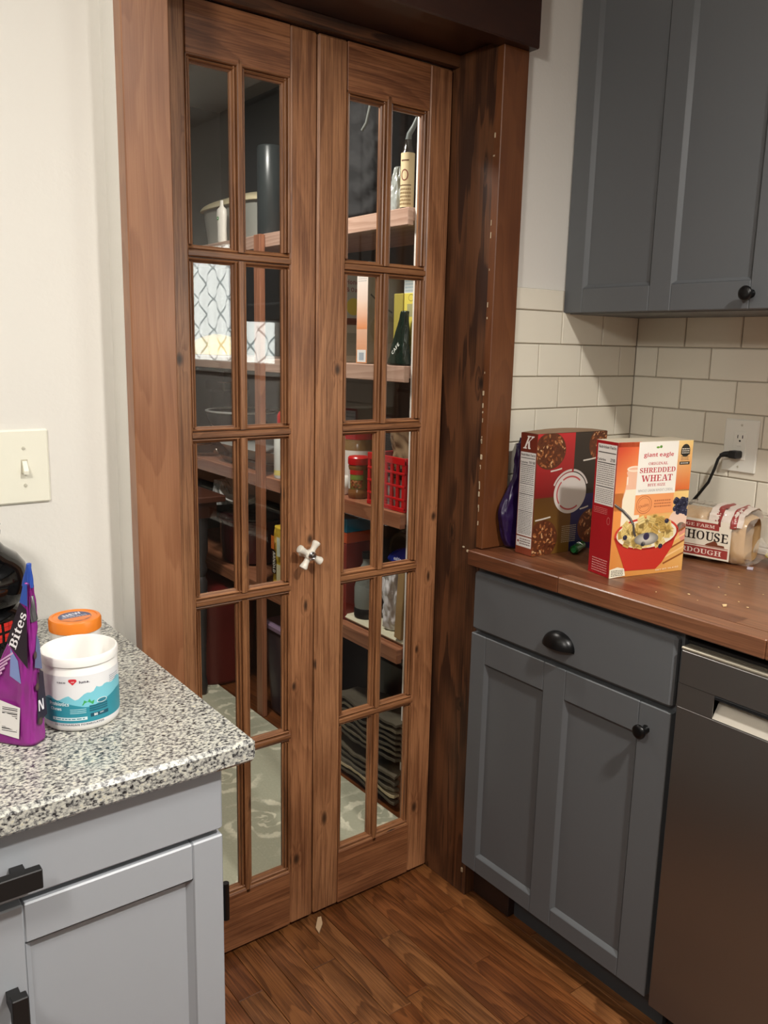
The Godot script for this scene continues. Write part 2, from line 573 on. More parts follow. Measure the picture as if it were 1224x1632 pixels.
func cut(m: Mb, lo: Vector3, hi: Vector3, g: int, key: String) -> void:
	var s: Array = M[key].get_meta("size")
	var a := (g + 1) % 3
	var e := (g + 2) % 3
	var wide := maxf(hi[a], hi[e]) - minf(lo[a], lo[e])
	m.off = Vector2(rng.randf() * maxf(0.0, s[0] - wide) - minf(lo[a], lo[e]), rng.randf() * maxf(0.0, s[1] - (hi[g] - lo[g])) - lo[g])

func room() -> void:
	# floor: boards where the photograph shows them, a plain slab elsewhere
	var f := thing("floor", "oak strip floor of narrow brown boards", "floor", Vector3.ZERO, 0, "", "structure")
	part("slab", Mb.new().box(Vector3(-3.6, -0.12, -2.4), Vector3(0.12, -0.014, 3.6)), M["gap"], f)
	part("far_floor", Mb.new().box(Vector3(-3.6, -0.014, -2.4), Vector3(-2.05, 0.0, 3.6)).box(Vector3(-2.05, -0.014, 1.75), Vector3(0.12, 0.0, 3.6)).box(Vector3(-2.05, -0.014, -2.4), Vector3(0.12, 0.0, -0.19)).box(Vector3(-0.485, -0.014, -0.19), Vector3(0.12, 0.0, 1.75)), M["floor c"], f)
	var x := -2.05
	var k := 0
	while x < -0.49:
		var x1 := minf(x + 0.061, -0.485)
		var z := -0.19
		k += 1
		while z < 1.74:
			var z1 := z + rng.randf_range(0.7, 1.4)
			if z == -0.19: z1 = -0.19 + fmod(k * 0.37, 0.55) + 0.14
			if absf(x + 0.948 + 0.03) < 0.032: z1 = 0.217 if z < 0.2 else z1
			if z1 > 1.6: z1 = 1.75
			wbox("board", Vector3(x + 0.0004, -0.014, z + 0.0005), Vector3(x1 - 0.0004, rng.randf_range(-0.0003, 0.0), z1 - 0.0005), 0.0008, 2, ["floor a", "floor b", "floor c", "floor d"][rng.randi() % 4], f)
			z = z1
		x = x1
	var ce := thing("ceiling", "plain white kitchen ceiling", "ceiling", Vector3.ZERO, 0, "", "structure")
	part("panel", Mb.new().box(Vector3(-3.72, 2.45, -0.19), Vector3(0.12, 2.6, 3.72)), M["ceiling paint"], ce)
	var cp := thing("ceiling_pantry", "dim ceiling of the pantry behind the doors", "ceiling", Vector3.ZERO, 0, "", "structure")
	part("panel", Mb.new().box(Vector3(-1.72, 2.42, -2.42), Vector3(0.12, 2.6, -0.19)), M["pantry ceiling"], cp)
	# walls
	var wb := thing("wall_back", "off-white wall around the pantry doorway with subway tile beside it", "wall", Vector3.ZERO, 0, "", "structure")
	var m := Mb.new()
	m.box(Vector3(-3.6, 0, -0.19), Vector3(-1.393, 2.45, -0.06))
	m.box(Vector3(-1.393, 0, -0.19), Vector3(-1.326, 2.45, 0.0), 0.002)
	m.box(Vector3(-0.538, 0, -0.19), Vector3(0.12, 2.45, 0.0))
	m.box(Vector3(-1.326, 2.064, -0.19), Vector3(-0.538, 2.45, 0.0))
	part("plaster", m, M["wall paint"], wb)
	var wr := thing("wall_right", "off-white wall with subway tile between counter and wall cabinet", "wall", Vector3.ZERO, 0, "", "structure")
	m = Mb.new()
	var w0 := Vector2(1.6, 1.31)
	var w1 := Vector2(2.8, 1.86)
	m.box(Vector3(0, 0, 0), Vector3(0.12, 2.45, w0.x)).box(Vector3(0, 0, w1.x), Vector3(0.12, 2.45, 3.6)).box(Vector3(0, 0, w0.x), Vector3(0.12, w0.y, w1.x)).box(Vector3(0, w1.y, w0.x), Vector3(0.12, 2.45, w1.x))
	part("plaster", m, M["wall paint"], wr)
	mat("darkened far paint", C(120, 114, 106), 0.6)  # unseen walls, darkened so that the door panes reflect less
	var wl := thing("wall_left", "plain kitchen wall behind the camera's left", "wall", Vector3.ZERO, 0, "", "structure")
	part("plaster", Mb.new().box(Vector3(-3.72, 0, -0.19), Vector3(-3.6, 2.45, 3.72)), M["darkened far paint"], wl)
	var wf := thing("wall_front", "plain kitchen wall behind the camera", "wall", Vector3.ZERO, 0, "", "structure")
	part("plaster", Mb.new().box(Vector3(-3.6, 0, 3.6), Vector3(0.12, 2.45, 3.72)), M["darkened far paint"], wf)
	# subway tile, every tile a piece
	part("grout", Mb.new().box(Vector3(-0.477, 0.9285, 0.0), Vector3(0, 1.541, 0.003)), M["grout"], wb)
	part("grout", Mb.new().box(Vector3(-0.003, 0.9285, 0.003), Vector3(0, 1.492, 1.6)), M["grout"], wr)
	for r in range(-1, 8):
		var y1 := 1.4906 - 0.0778 * r - 0.0014
		var y0 := maxf(y1 + 0.0014 - 0.0778 + 0.0014, 0.929)
		if r == -1: y1 = 1.54
		var odd := 0.0 if r <= 0 or r % 2 == 0 else 0.07685
		var edges := [0.0]
		var e := 0.1504 - odd
		while e < 0.44:
			edges.append(e); e += 0.1537
		edges.append(0.4785)
		for i in edges.size() - 1:
			if r == -1 and edges[i] < 0.29: continue
			var xa: float = -edges[i + 1] + (0.0014 if i < edges.size() - 2 else 0.0)
			var xb: float = -edges[i] - (0.0014 if i > 0 else 0.008)
			part("tile", Mb.new().box(Vector3(xa, y0, 0.002), Vector3(xb, y1, 0.0078 + rng.randf_range(-0.0003, 0.0004)), 0.0016), M[["tile", "tile two"][rng.randi() % 2]], wb)
		if r < 0: continue
		e = 0.1523 - odd
		edges = [0.0]
		while e < 1.58:
			edges.append(e); e += 0.1537
		edges.append(1.59)
		for i in edges.size() - 1:
			var za: float = edges[i] + (0.0014 if i > 0 else 0.008)
			var zb: float = edges[i + 1] - 0.0014
			part("tile", Mb.new().box(Vector3(-0.0078 + rng.randf_range(-0.0003, 0.0003), y0, za), Vector3(-0.002, y1, zb), 0.0016), M[["tile", "tile two"][rng.randi() % 2]], wr)
	window(w0, w1)

func window(a: Vector2, b: Vector2) -> void:
	var t := thing("window_1", "curtained kitchen window over the sink, seen only as a reflection in the door glass", "window", Vector3.ZERO, 0, "", "structure")
	var wp: Material = M["white plastic"]
	for q in [[a.x - 0.06, a.y - 0.06, b.x + 0.06, a.y], [a.x - 0.06, b.y, b.x + 0.06, b.y + 0.06], [a.x - 0.06, a.y, a.x, b.y], [b.x, a.y, b.x + 0.06, b.y]]:
		part("frame", Mb.new().box(Vector3(-0.02, q[1], q[0]), Vector3(0.06, q[3], q[2]), 0.003), wp, t)
	part("mullion", Mb.new().box(Vector3(0.025, a.y, 1.89), Vector3(0.06, b.y, 1.92), 0.003), wp, t)
	part("pane", Mb.new().box(Vector3(0.05, a.y, a.x), Vector3(0.054, b.y, b.x)), M["glass"], t)
	# daylight glows through thin white cloth printed with a lattice
	var n := 256
	var im := Image.create(n, n, false, Image.FORMAT_RGB8)
	for y in n:
		for x in n:
			var u := (x + 0.5) / n * TAU
			var v := (y + 0.5) / n
			var a1 := (x + 0.5) / n + v + 0.03 * sin(v * TAU)
			var a2 := (x + 0.5) / n - v - 0.03 * sin(v * TAU)
			var d := minf(absf(a1 - roundf(a1)), absf(a2 - roundf(a2)))
			var k := clampf(1.8 - d * 34.0, 0.0, 1.0)
			var fold := 0.97 + 0.03 * sin(u * 3.0)
			im.set_pixel(x, y, C(238, 242, 236).lerp(C(128, 138, 136), k) * fold)
	var cm := mat("window curtain glow", C(235, 235, 230), 0.9)
	cm.albedo_texture = tex(im)
	cm.emission_enabled = true
	cm.emission_texture = cm.albedo_texture
	cm.emission = Color.BLACK
	cm.emission_energy_multiplier = 6.3
	cm.uv1_scale = Vector3(5.6, 6.6, 1)
	var wave := func(z0: float, z1: float, y0: float, y1: float) -> Mb:
		return Mb.new().grid(36, 2, func(u: float, v: float) -> Vector3: return Vector3(0.005 + 0.008 * sin(u * (z1 - z0) * 60.0), lerpf(y0, y1, v), lerpf(z0, z1, u)), false, false, (z1 - z0), (y1 - y0))
	part("curtain_light", wave.call(1.91, b.x, a.y, b.y), cm, t)
	part("curtain_light", wave.call(a.x, 1.91, a.y, 1.52), cm, t)
	part("curtain_light", wave.call(a.x, 1.64, 1.52, b.y), cm, t)
	part("shade", Mb.new().box(Vector3(0.03, a.y, 1.6), Vector3(0.035, b.y, 1.91)), M["black matt"], t)

func doorway() -> void:
	var t := thing("trim_1", "flat stained casing board on the left of the pantry doorway", "door trim", Vector3.ZERO, 0, "", "structure")
	wbox("board", Vector3(-1.393, 0, 0.0), Vector3(-1.3135, 2.036, 0.033), 0.002, 1, "casing", t)
	t = thing("trim_2", "flat stained casing board on the right of the pantry doorway, ending on the counter", "door trim", Vector3.ZERO, 0, "", "structure")
	wbox("board", Vector3(-0.5545, 0.93, 0.0), Vector3(-0.479, 2.036, 0.022), 0.0015, 1, "casing dark", t)
	t = thing("trim_3", "dark brown head board over the pantry doorway", "door trim", Vector3.ZERO, 0, "", "structure")
	wbox("board", Vector3(-1.42, 2.036, 0.0), Vector3(-0.472, 2.23, 0.046), 0.003, 0, "head", t)
	t = thing("trim_4", "worn dark-stained jamb lining the pantry doorway", "door jamb", Vector3.ZERO, 0, "", "structure")
	wbox("jamb_board", Vector3(-0.551, 0, -0.20), Vector3(-0.538, 2.048, 0.0), 0.001, 1, "jamb", t)
	wbox("jamb_foot", Vector3(-0.551, 0, 0.0005), Vector3(-0.50, 0.89, 0.0112), 0.001, 1, "jamb", t)
	wbox("jamb_board", Vector3(-1.326, 0, -0.20), Vector3(-1.313, 2.048, 0.0), 0.001, 1, "jamb", t)
	wbox("head_board", Vector3(-1.326, 2.048, -0.20), Vector3(-0.538, 2.064, 0.0), 0.001, 0, "head", t)
	wbox("light_block", Vector3(-1.313, 2.0215, -0.2), Vector3(-0.551, 2.048, -0.139), 0.0, 0, "head", t)  # unseen block added to stop pantry light leaking over the doors
	wbox("track_cover", Vector3(-1.313, 2.022, -0.138), Vector3(-0.551, 2.048, -0.124), 0.001, 0, "jamb", t)
	# chips of pale paint left along the inner corner of the casing
	var chip := mat("paint chip", C(186, 168, 140), 0.7)
	for i in 24:
		var y := rng.randf_range(0.97, 1.95)
		if i % 2 == 0: y = rng.randf_range(0.96, 1.3)
		var w := rng.randf_range(0.0005, 0.0014)
		var h := rng.randf_range(0.003, 0.014)
		part("paint_chip", Mb.new().box(Vector3(-0.5556, y, 0.001 + rng.randf() * 0.004), Vector3(-0.5544, y + h, 0.001 + w + 0.004), 0.0003), chip, t)
	for q in [[-0.553, 1.143, 0.006, 0.012], [-0.5512, 0.912, -0.03, 0.006], [-0.5512, 0.92, -0.045, 0.004], [-0.5512, 0.062, 0.0, 0.012]]:
		part("paint_chip", Mb.new().box(Vector3(q[0] - 0.003, q[1], q[2] - 0.003), Vector3(q[0] + 0.001, q[1] + q[3], q[2] + 0.003), 0.001), chip, t)

func bar(along: float) -> Array:
	return [Vector2(-0.0165, -0.004), Vector2(0.0165, -0.004), Vector2(0.0165, 0.002), Vector2(0.0128, 0.0036), Vector2(0.0122, 0.0094), Vector2(0.0104, 0.0112), Vector2(0.0084, 0.0104), Vector2(0.0074, 0.0066), Vector2(0.0066, 0.0066), Vector2(0.006, 0.0144), Vector2(0.0042, 0.016), Vector2(-0.0042, 0.016), Vector2(-0.006, 0.0144), Vector2(-0.0066, 0.0066), Vector2(-0.0074, 0.0066), Vector2(-0.0084, 0.0104), Vector2(-0.0104, 0.0112), Vector2(-0.0122, 0.0094), Vector2(-0.0128, 0.0036), Vector2(-0.0165, 0.002)]

func bead() -> Array:
	# half of the bar's profile, against a stile or rail at local x = 0
	return [Vector2(0, -0.004), Vector2(0.0135, -0.004), Vector2(0.0135, 0.002), Vector2(0.0103, 0.0036), Vector2(0.0097, 0.0094), Vector2(0.008, 0.0112), Vector2(0.006, 0.0104), Vector2(0.005, 0.0066), Vector2(0.0042, 0.0066), Vector2(0.0036, 0.0135), Vector2(0.002, 0.0150), Vector2(0, 0.0150)]

func doors() -> void:
	leaf(-1.289, -0.9214, -1.209, -0.985, "door_1", "left leaf of the pine bifold pantry door, carrying the porcelain cross knob")
	leaf(-0.9188, -0.5555, -0.846, -0.622, "door_2", "right leaf of the pine bifold pantry door, beside the dark jamb")

func leaf(x0: float, x1: float, i0: float, i1: float, called: String, label: String) -> void:
	var t := thing(called, label, "door", Vector3(0, 0, -0.14), 0, "", "structure")
	var y0 := 0.01
	var y1 := 2.02
	var d := -0.034
	var g := -0.0165
	var top := 1.924
	var low := 0.152
	wbox("stile", Vector3(x0, y0, d), Vector3(i0, y1, 0), 0.0042, 1, "pine", t)
	wbox("stile", Vector3(i1, y0, d), Vector3(x1, y1, 0), 0.0042, 1, "pine two", t)
	wbox("rail", Vector3(i0, top, d), Vector3(i1, y1 - 0.0005, -0.0005), 0.001, 0, "pine rail", t)
	wbox("rail", Vector3(i0, y0 + 0.0005, d), Vector3(i1, low, -0.0005), 0.001, 0, "pine rail", t)
	var ys := [low, 0.503, 0.861, 1.214, 1.568, top]
	var xm := (i0 + i1) / 2.0
	for k in range(1, 5):
		var m := Mb.new()
		cut(m, Vector3(i0, ys[k] - 0.02, 0), Vector3(i1, ys[k] + 0.02, 0.02), 0, "pine bar")
		m.prism(bar(0), Transform3D(Basis(Vector3(0, 1, 0), Vector3(0, 0, 1), Vector3(1, 0, 0)), Vector3(i0 - 0.002, ys[k], g)), i1 - i0 + 0.004, 0)
		part("muntin", m, M["pine bar"], t)
	for k in 5:
		var a: float = ys[k] + (0.0 if k == 0 else 0.0165)
		var b: float = ys[k + 1] - (0.0 if k == 4 else 0.0165)
		var down := Basis(Vector3(1, 0, 0), Vector3(0, 0, 1), Vector3(0, -1, 0))
		var m := Mb.new()
		cut(m, Vector3(xm - 0.02, a, 0), Vector3(xm + 0.02, b, 0.02), 1, "pine bar")
		m.prism(bar(0), Transform3D(down, Vector3(xm, b + 0.008, g)), b - a + 0.016, 1)
		part("muntin", m, M["pine bar"], t)
		m = Mb.new()
		cut(m, Vector3(i0, a, 0), Vector3(i0 + 0.02, b, 0.02), 1, "pine bar")
		m.prism(bead(), Transform3D(down, Vector3(i0, b, g)), b - a, 1)
		part("glazing_bead", m, M["pine bar"], t)
		m = Mb.new()
		cut(m, Vector3(i1 - 0.02, a, 0), Vector3(i1, b, 0.02), 1, "pine bar")
		var mir := []
		for q in bead(): mir.push_front(Vector2(-q.x, q.y))
		m.prism(mir, Transform3D(down, Vector3(i1, b, g)), b - a, 1)
		part("glazing_bead", m, M["pine bar"], t)
		for s in [[i0 + 0.0115, xm - 0.0155], [xm + 0.0155, i1 - 0.0115]]:
			part("pane", Mb.new().box(Vector3(s[0], a - 0.002, g - 0.0035), Vector3(s[1], b + 0.002, g - 0.0005)), M["glass"], t)
	for e in [[top, -1.0], [low, 1.0]]:
		var m := Mb.new()
		cut(m, Vector3(i0, e[0] - 0.02, 0), Vector3(i1, e[0] + 0.02, 0.02), 0, "pine bar")
		var pr := []
		for q in bead():
			if e[1] > 0: pr.append(q)
			else: pr.push_front(Vector2(-q.x, q.y))
		m.prism(pr, Transform3D(Basis(Vector3(0, 1, 0), Vector3(0, 0, 1), Vector3(1, 0, 0)), Vector3(i0, e[0], g)), i1 - i0, 0)
		part("glazing_bead", m, M["pine bar"], t)
	if called == "door_1":
		wbox("gap_light_block", Vector3(x1 - 0.012, y0, d - 0.008), Vector3(x1 + 0.014, y1, d - 0.0005), 0.001, 1, "jamb", t)  # unseen dark strip added to keep pantry light out of the gap
		cross_knob(t)

func cross_knob(t: Node3D) -> void:
	# an old porcelain tap handle screwed to the stile as a knob: four flared arms round a chrome screw
	var k := Node3D.new()
	k.name = "knob"
	k.set_meta("label", "white porcelain cross tap handle used as knob")
	k.position = Vector3(-0.953, 0.941, 0.0)
	k.rotation.z = deg_to_rad(12)
	t.add_child(k, true)
	var po := mat("porcelain", C(236, 230, 216), 0.12)
	var m := Mb.new()
	m.lathe([Vector2(0, 0), Vector2(0.011, 0), Vector2(0.009, 0.012), Vector2(0.010, 0.02), Vector2(0.0125, 0.027), Vector2(0.0125, 0.036), Vector2(0.008, 0.041), Vector2(0, 0.042)], 28, Transform3D(Basis(Vector3.RIGHT, PI / 2), Vector3.ZERO))
	for i in 4:
		var a := PI / 4 + i * PI / 2
		var dr := Vector3(cos(a), sin(a), 0)
		var ba := Basis(Quaternion(Vector3.UP, dr))
		m.lathe([Vector2(0, 0.002), Vector2(0.0085, 0.004), Vector2(0.0068, 0.012), Vector2(0.0066, 0.018), Vector2(0.0082, 0.025), Vector2(0.0096, 0.0295), Vector2(0.0088, 0.0332), Vector2(0.005, 0.035), Vector2(0, 0.0352)], 20, Transform3D(ba, Vector3(0, 0, 0.031)))
	part("handle_cross", m, po, k)
	part("screw", Mb.new().lathe([Vector2(0.0095, 0.0), Vector2(0.0095, 0.002), Vector2(0.0075, 0.0032), Vector2(0.006, 0.002), Vector2(0.0045, 0.002), Vector2(0.0035, 0.0035), Vector2(0, 0.004)], 24, Transform3D(Basis(Vector3.RIGHT, PI / 2), Vector3(0, 0, 0.0405))), M["chrome"], k)

func panelled_door(t: Node3D, tr: Transform3D, w: float, h: float, holes: Array, paint: Material, hold := "door") -> Node3D:
	# framed door, built flat facing +z with its lower left corner at the origin; holes are [x0, y0, x1, y1] of its sunk panels, left to right
	var d := Node3D.new()
	d.name = numbered(t, hold)
	d.transform = tr
	t.add_child(d, true)
	var th := 0.019
	var b := 0.0018
	var x := 0.0
	var y0: float = holes[0][1]
	var y1: float = holes[0][3]
	for q in holes:
		part("stile", Mb.new().box(Vector3(x, 0, 0), Vector3(q[0], h, th), b), paint, d)
		part("rail", Mb.new().box(Vector3(q[0], 0, 0), Vector3(q[2], y0, th - 0.0002), b), paint, d)
		part("rail", Mb.new().box(Vector3(q[0], y1, 0), Vector3(q[2], h, th - 0.0002), b), paint, d)
		# panel with a sloping moulded rim
		var s := 0.007
		var z1 := th - 0.001
		var z0 := th - 0.009
		var m := Mb.new()
		m.flat([Vector3(q[0] + s, y0 + s, z0), Vector3(q[2] - s, y0 + s, z0), Vector3(q[2] - s, y1 - s, z0), Vector3(q[0] + s, y1 - s, z0)])
		m.flat([Vector3(q[0], y0, z1), Vector3(q[2], y0, z1), Vector3(q[2] - s, y0 + s, z0), Vector3(q[0] + s, y0 + s, z0)])
		m.flat([Vector3(q[2], y1, z1), Vector3(q[0], y1, z1), Vector3(q[0] + s, y1 - s, z0), Vector3(q[2] - s, y1 - s, z0)])
		m.flat([Vector3(q[0], y1, z1), Vector3(q[0], y0, z1), Vector3(q[0] + s, y0 + s, z0), Vector3(q[0] + s, y1 - s, z0)])
		m.flat([Vector3(q[2], y0, z1), Vector3(q[2], y1, z1), Vector3(q[2] - s, y1 - s, z0), Vector3(q[2] - s, y0 + s, z0)])
		m.box(Vector3(q[0] - 0.004, y0 - 0.004, 0.002), Vector3(q[2] + 0.004, y1 + 0.004, z0 - 0.001))
		part("panel", m, paint, d)
		x = q[2]
	part("stile", Mb.new().box(Vector3(x, 0, 0), Vector3(w, h, th), b), paint, d)
	return d

func round_knob(parent: Node3D, at: Vector3) -> void:
	part("knob", Mb.new().lathe([Vector2(0.0085, 0), Vector2(0.0075, 0.003), Vector2(0.0055, 0.009), Vector2(0.006, 0.014), Vector2(0.011, 0.018), Vector2(0.0145, 0.0215), Vector2(0.0145, 0.0245), Vector2(0.012, 0.0275), Vector2(0.007, 0.0285), Vector2(0, 0.0285)], 28, Transform3D(Basis(Vector3.RIGHT, PI / 2), at)), M["black metal"], parent, "black mushroom knob")

func right_run() -> void:
	var out := Basis(Vector3(0, 0, 1), Vector3(0, 1, 0), Vector3(-1, 0, 0))
	# lower cabinet beside the doorway
	var t := thing("base_cabinet", "grey lower cabinet with a drawer over a two-panel door, between the doorway and the dishwasher", "cabinet", Vector3(-0.551, 0, 0.012))
	var p: Material = M["cabinet"]
	part("body", Mb.new().box(Vector3(0, 0.1, 0), Vector3(0.53, 0.886, 0.564), 0.001), p, t)
	part("toe_kick", Mb.new().box(Vector3(0.05, 0.0, 0.13), Vector3(0.066, 0.0985, 0.565)), M["cabinet shaded"], t)
	part("toe_shade_block", Mb.new().box(Vector3(0.03, 0.0, 0.0), Vector3(0.066, 0.0985, 0.128), 0.002), mat("toe shade", C(44, 26, 18), 0.6), t)  # dark foot piece, also standing in for shadow in the toe recess
	var dr := Node3D.new()
	dr.name = "drawer"
	dr.transform = Transform3D(out, Vector3(0, 0.735, 0.004))
	t.add_child(dr, true)
	part("drawer_front", Mb.new().box(Vector3(0, 0, 0), Vector3(0.556, 0.143, 0.02), 0.006), p, dr)
	# cup pull: half a dome, open below
	var cup := Mb.new()
	for s in [1.0, 0.88]:
		cup.grid(24, 10, func(u: float, v: float) -> Vector3:
			var a := PI * u
			var e := PI / 2 * v
			return Vector3(0.275 - 0.043 * s * cos(a) * sin(e), 0.038 + 0.035 * s * sin(a) * sin(e), 0.02 + 0.026 * s * cos(e)), false, s < 1.0)
	cup.box(Vector3(0.2325, 0.034, 0.0195), Vector3(0.3175, 0.0385, 0.0225), 0.001)
	part("cup_pull", cup, M["black metal"], dr, "black domed cup pull")
	var d := panelled_door(t, Transform3D(out, Vector3(0, 0.104, 0.003)), 0.558, 0.621, [[0.05, 0.045, 0.236, 0.553], [0.298, 0.045, 0.487, 0.553]], p)
	round_knob(d, Vector3(0.507, 0.57, 0.019))
	# dishwasher
	t = thing("dishwasher", "stainless steel dishwasher with a pocket handle under the wood counter", "dishwasher", Vector3(-0.55, 0, 0.584))
	part("tub", Mb.new().box(Vector3(0.0, 0.1, 0.0), Vector3(0.52, 0.872, 0.6)), M["gap"], t)
	part("toe_panel", Mb.new().box(Vector3(0.06, 0.0, 0.0), Vector3(0.08, 0.1, 0.6)), M["black matt"], t)
	var m := Mb.new()
	var fx := -0.028
	m.box(Vector3(fx, 0.1, 0.003), Vector3(0, 0.752, 0.597), 0.003)
	m.box(Vector3(fx, 0.794, 0.003), Vector3(0, 0.862, 0.597), 0.003)
	m.box(Vector3(fx + 0.0005, 0.75, 0.0035), Vector3(0, 0.796, 0.078))
	m.box(Vector3(fx + 0.0005, 0.75, 0.522), Vector3(0, 0.796, 0.5965))
	part("door_panel", m, M["steel"], t)
	part("top_edge", Mb.new().box(Vector3(fx, 0.862, 0.003), Vector3(0, 0.867, 0.597), 0.0015), mat("bright edge", C(214, 206, 186), 0.25, 0.7), t)
	var pk := mat("pocket", C(196, 190, 178), 0.3, 0.3)
	m = Mb.new()
	m.flat([Vector3(fx, 0.752, 0.078), Vector3(fx, 0.752, 0.522), Vector3(-0.003, 0.79, 0.522), Vector3(-0.003, 0.79, 0.078)])
	m.flat([Vector3(fx, 0.752, 0.078), Vector3(-0.003, 0.79, 0.078), Vector3(-0.003, 0.794, 0.078), Vector3(fx, 0.794, 0.078)])
	m.flat([Vector3(fx, 0.752, 0.522), Vector3(fx, 0.794, 0.522), Vector3(-0.003, 0.794, 0.522), Vector3(-0.003, 0.79, 0.522)])
	part("handle_pocket", m, pk, t)
	part("grip_lip", Mb.new().box(Vector3(fx - 0.002, 0.789, 0.079), Vector3(fx + 0.006, 0.796, 0.521), 0.001), mat("lip", C(60, 62, 64), 0.25, 0.8), t)
	# sink cabinet further along, beyond the frame
	t = thing("sink_cabinet", "grey sink cabinet beyond the dishwasher, outside the photograph's frame", "cabinet", Vector3(-0.551, 0, 1.19))
	part("body", Mb.new().box(Vector3(0, 0.1, 0), Vector3(0.53, 0.886, 1.4), 0.001), p, t)
	part("toe_kick", Mb.new().box(Vector3(0.05, 0.0, 0.0), Vector3(0.066, 0.1, 1.4)), M["cabinet shaded"], t)
	for k in 2: panelled_door(t, Transform3D(out, Vector3(0, 0.104, 0.004 + k * 0.698)), 0.692, 0.77, [[0.06, 0.05, 0.632, 0.72]], p)
	# wood counter, glued up from staves
	t = thing("butcher_block_counter", "reddish brown butcher block counter over the grey cabinet and dishwasher", "counter", Vector3(-0.581, 0.892, 0.0))
	var n := 14
	for i in n:
		var xa := 0.575 * i / n
		var xb := 0.575 * (i + 1) / n
		var z := 0.001
		while z < 2.6:
			var z1 := minf(z + rng.randf_range(0.28, 0.75), 2.6)
			if 2.6 - z1 < 0.15: z1 = 2.6
			wbox("stave", Vector3(xa, 0, z), Vector3(xb, 0.036, z1), 0.0022 if i == 0 else 0.0, 2, ["block a", "block b", "block c", "block d", "block a"][rng.randi() % 5], t)
			z = z1
	# wall cabinet
	t = thing("wall_cabinet", "grey wall cabinet with a two-panel door and black knob over the tiled corner", "cabinet", Vector3(-0.279, 1.486, 0.002))
	part("body", Mb.new().box(Vector3(0, 0, 0), Vector3(0.277, 0.86, 0.545), 0.001), p, t)
	d = panelled_door(t, Transform3D(out, Vector3(0, 0.002, 0.001)), 0.543, 0.855, [[0.055, 0.057, 0.243, 0.80], [0.299, 0.057, 0.482, 0.80]], p)
	round_knob(d, Vector3(0.486, 0.03, 0.019))
	added_cabinets(out)

func added_cabinets(out: Basis) -> void:
	# dark cabinets added past the frame edge to dim reflections in the door panes
	var p: Material = M["cabinet"]
	var t := thing("wall_cabinet", "added grey wall cabinet beyond the first, out of frame, dimming door glass reflections", "cabinet", Vector3(-0.279, 1.486, 0.552))
	part("body", Mb.new().box(Vector3(0, 0, 0), Vector3(0.277, 0.86, 0.9), 0.001), p, t)
	for k in 2: panelled_door(t, Transform3D(out, Vector3(0, 0.002, 0.002 + k * 0.449)), 0.447, 0.855, [[0.055, 0.057, 0.39, 0.80]], p)
	t = thing("added_tall_cabinet", "added tall grey cabinet past the sink counter, out of frame, dimming door glass reflections", "cabinet", Vector3(-0.6, 0, 2.87))
	part("body", Mb.new().box(Vector3(0, 0, 0), Vector3(0.595, 2.3, 0.7), 0.002), p, t)
	panelled_door(t, Transform3D(out, Vector3(-0.0005, 0.1, 0.005)), 0.69, 2.15, [[0.06, 0.06, 0.63, 2.09]], p)

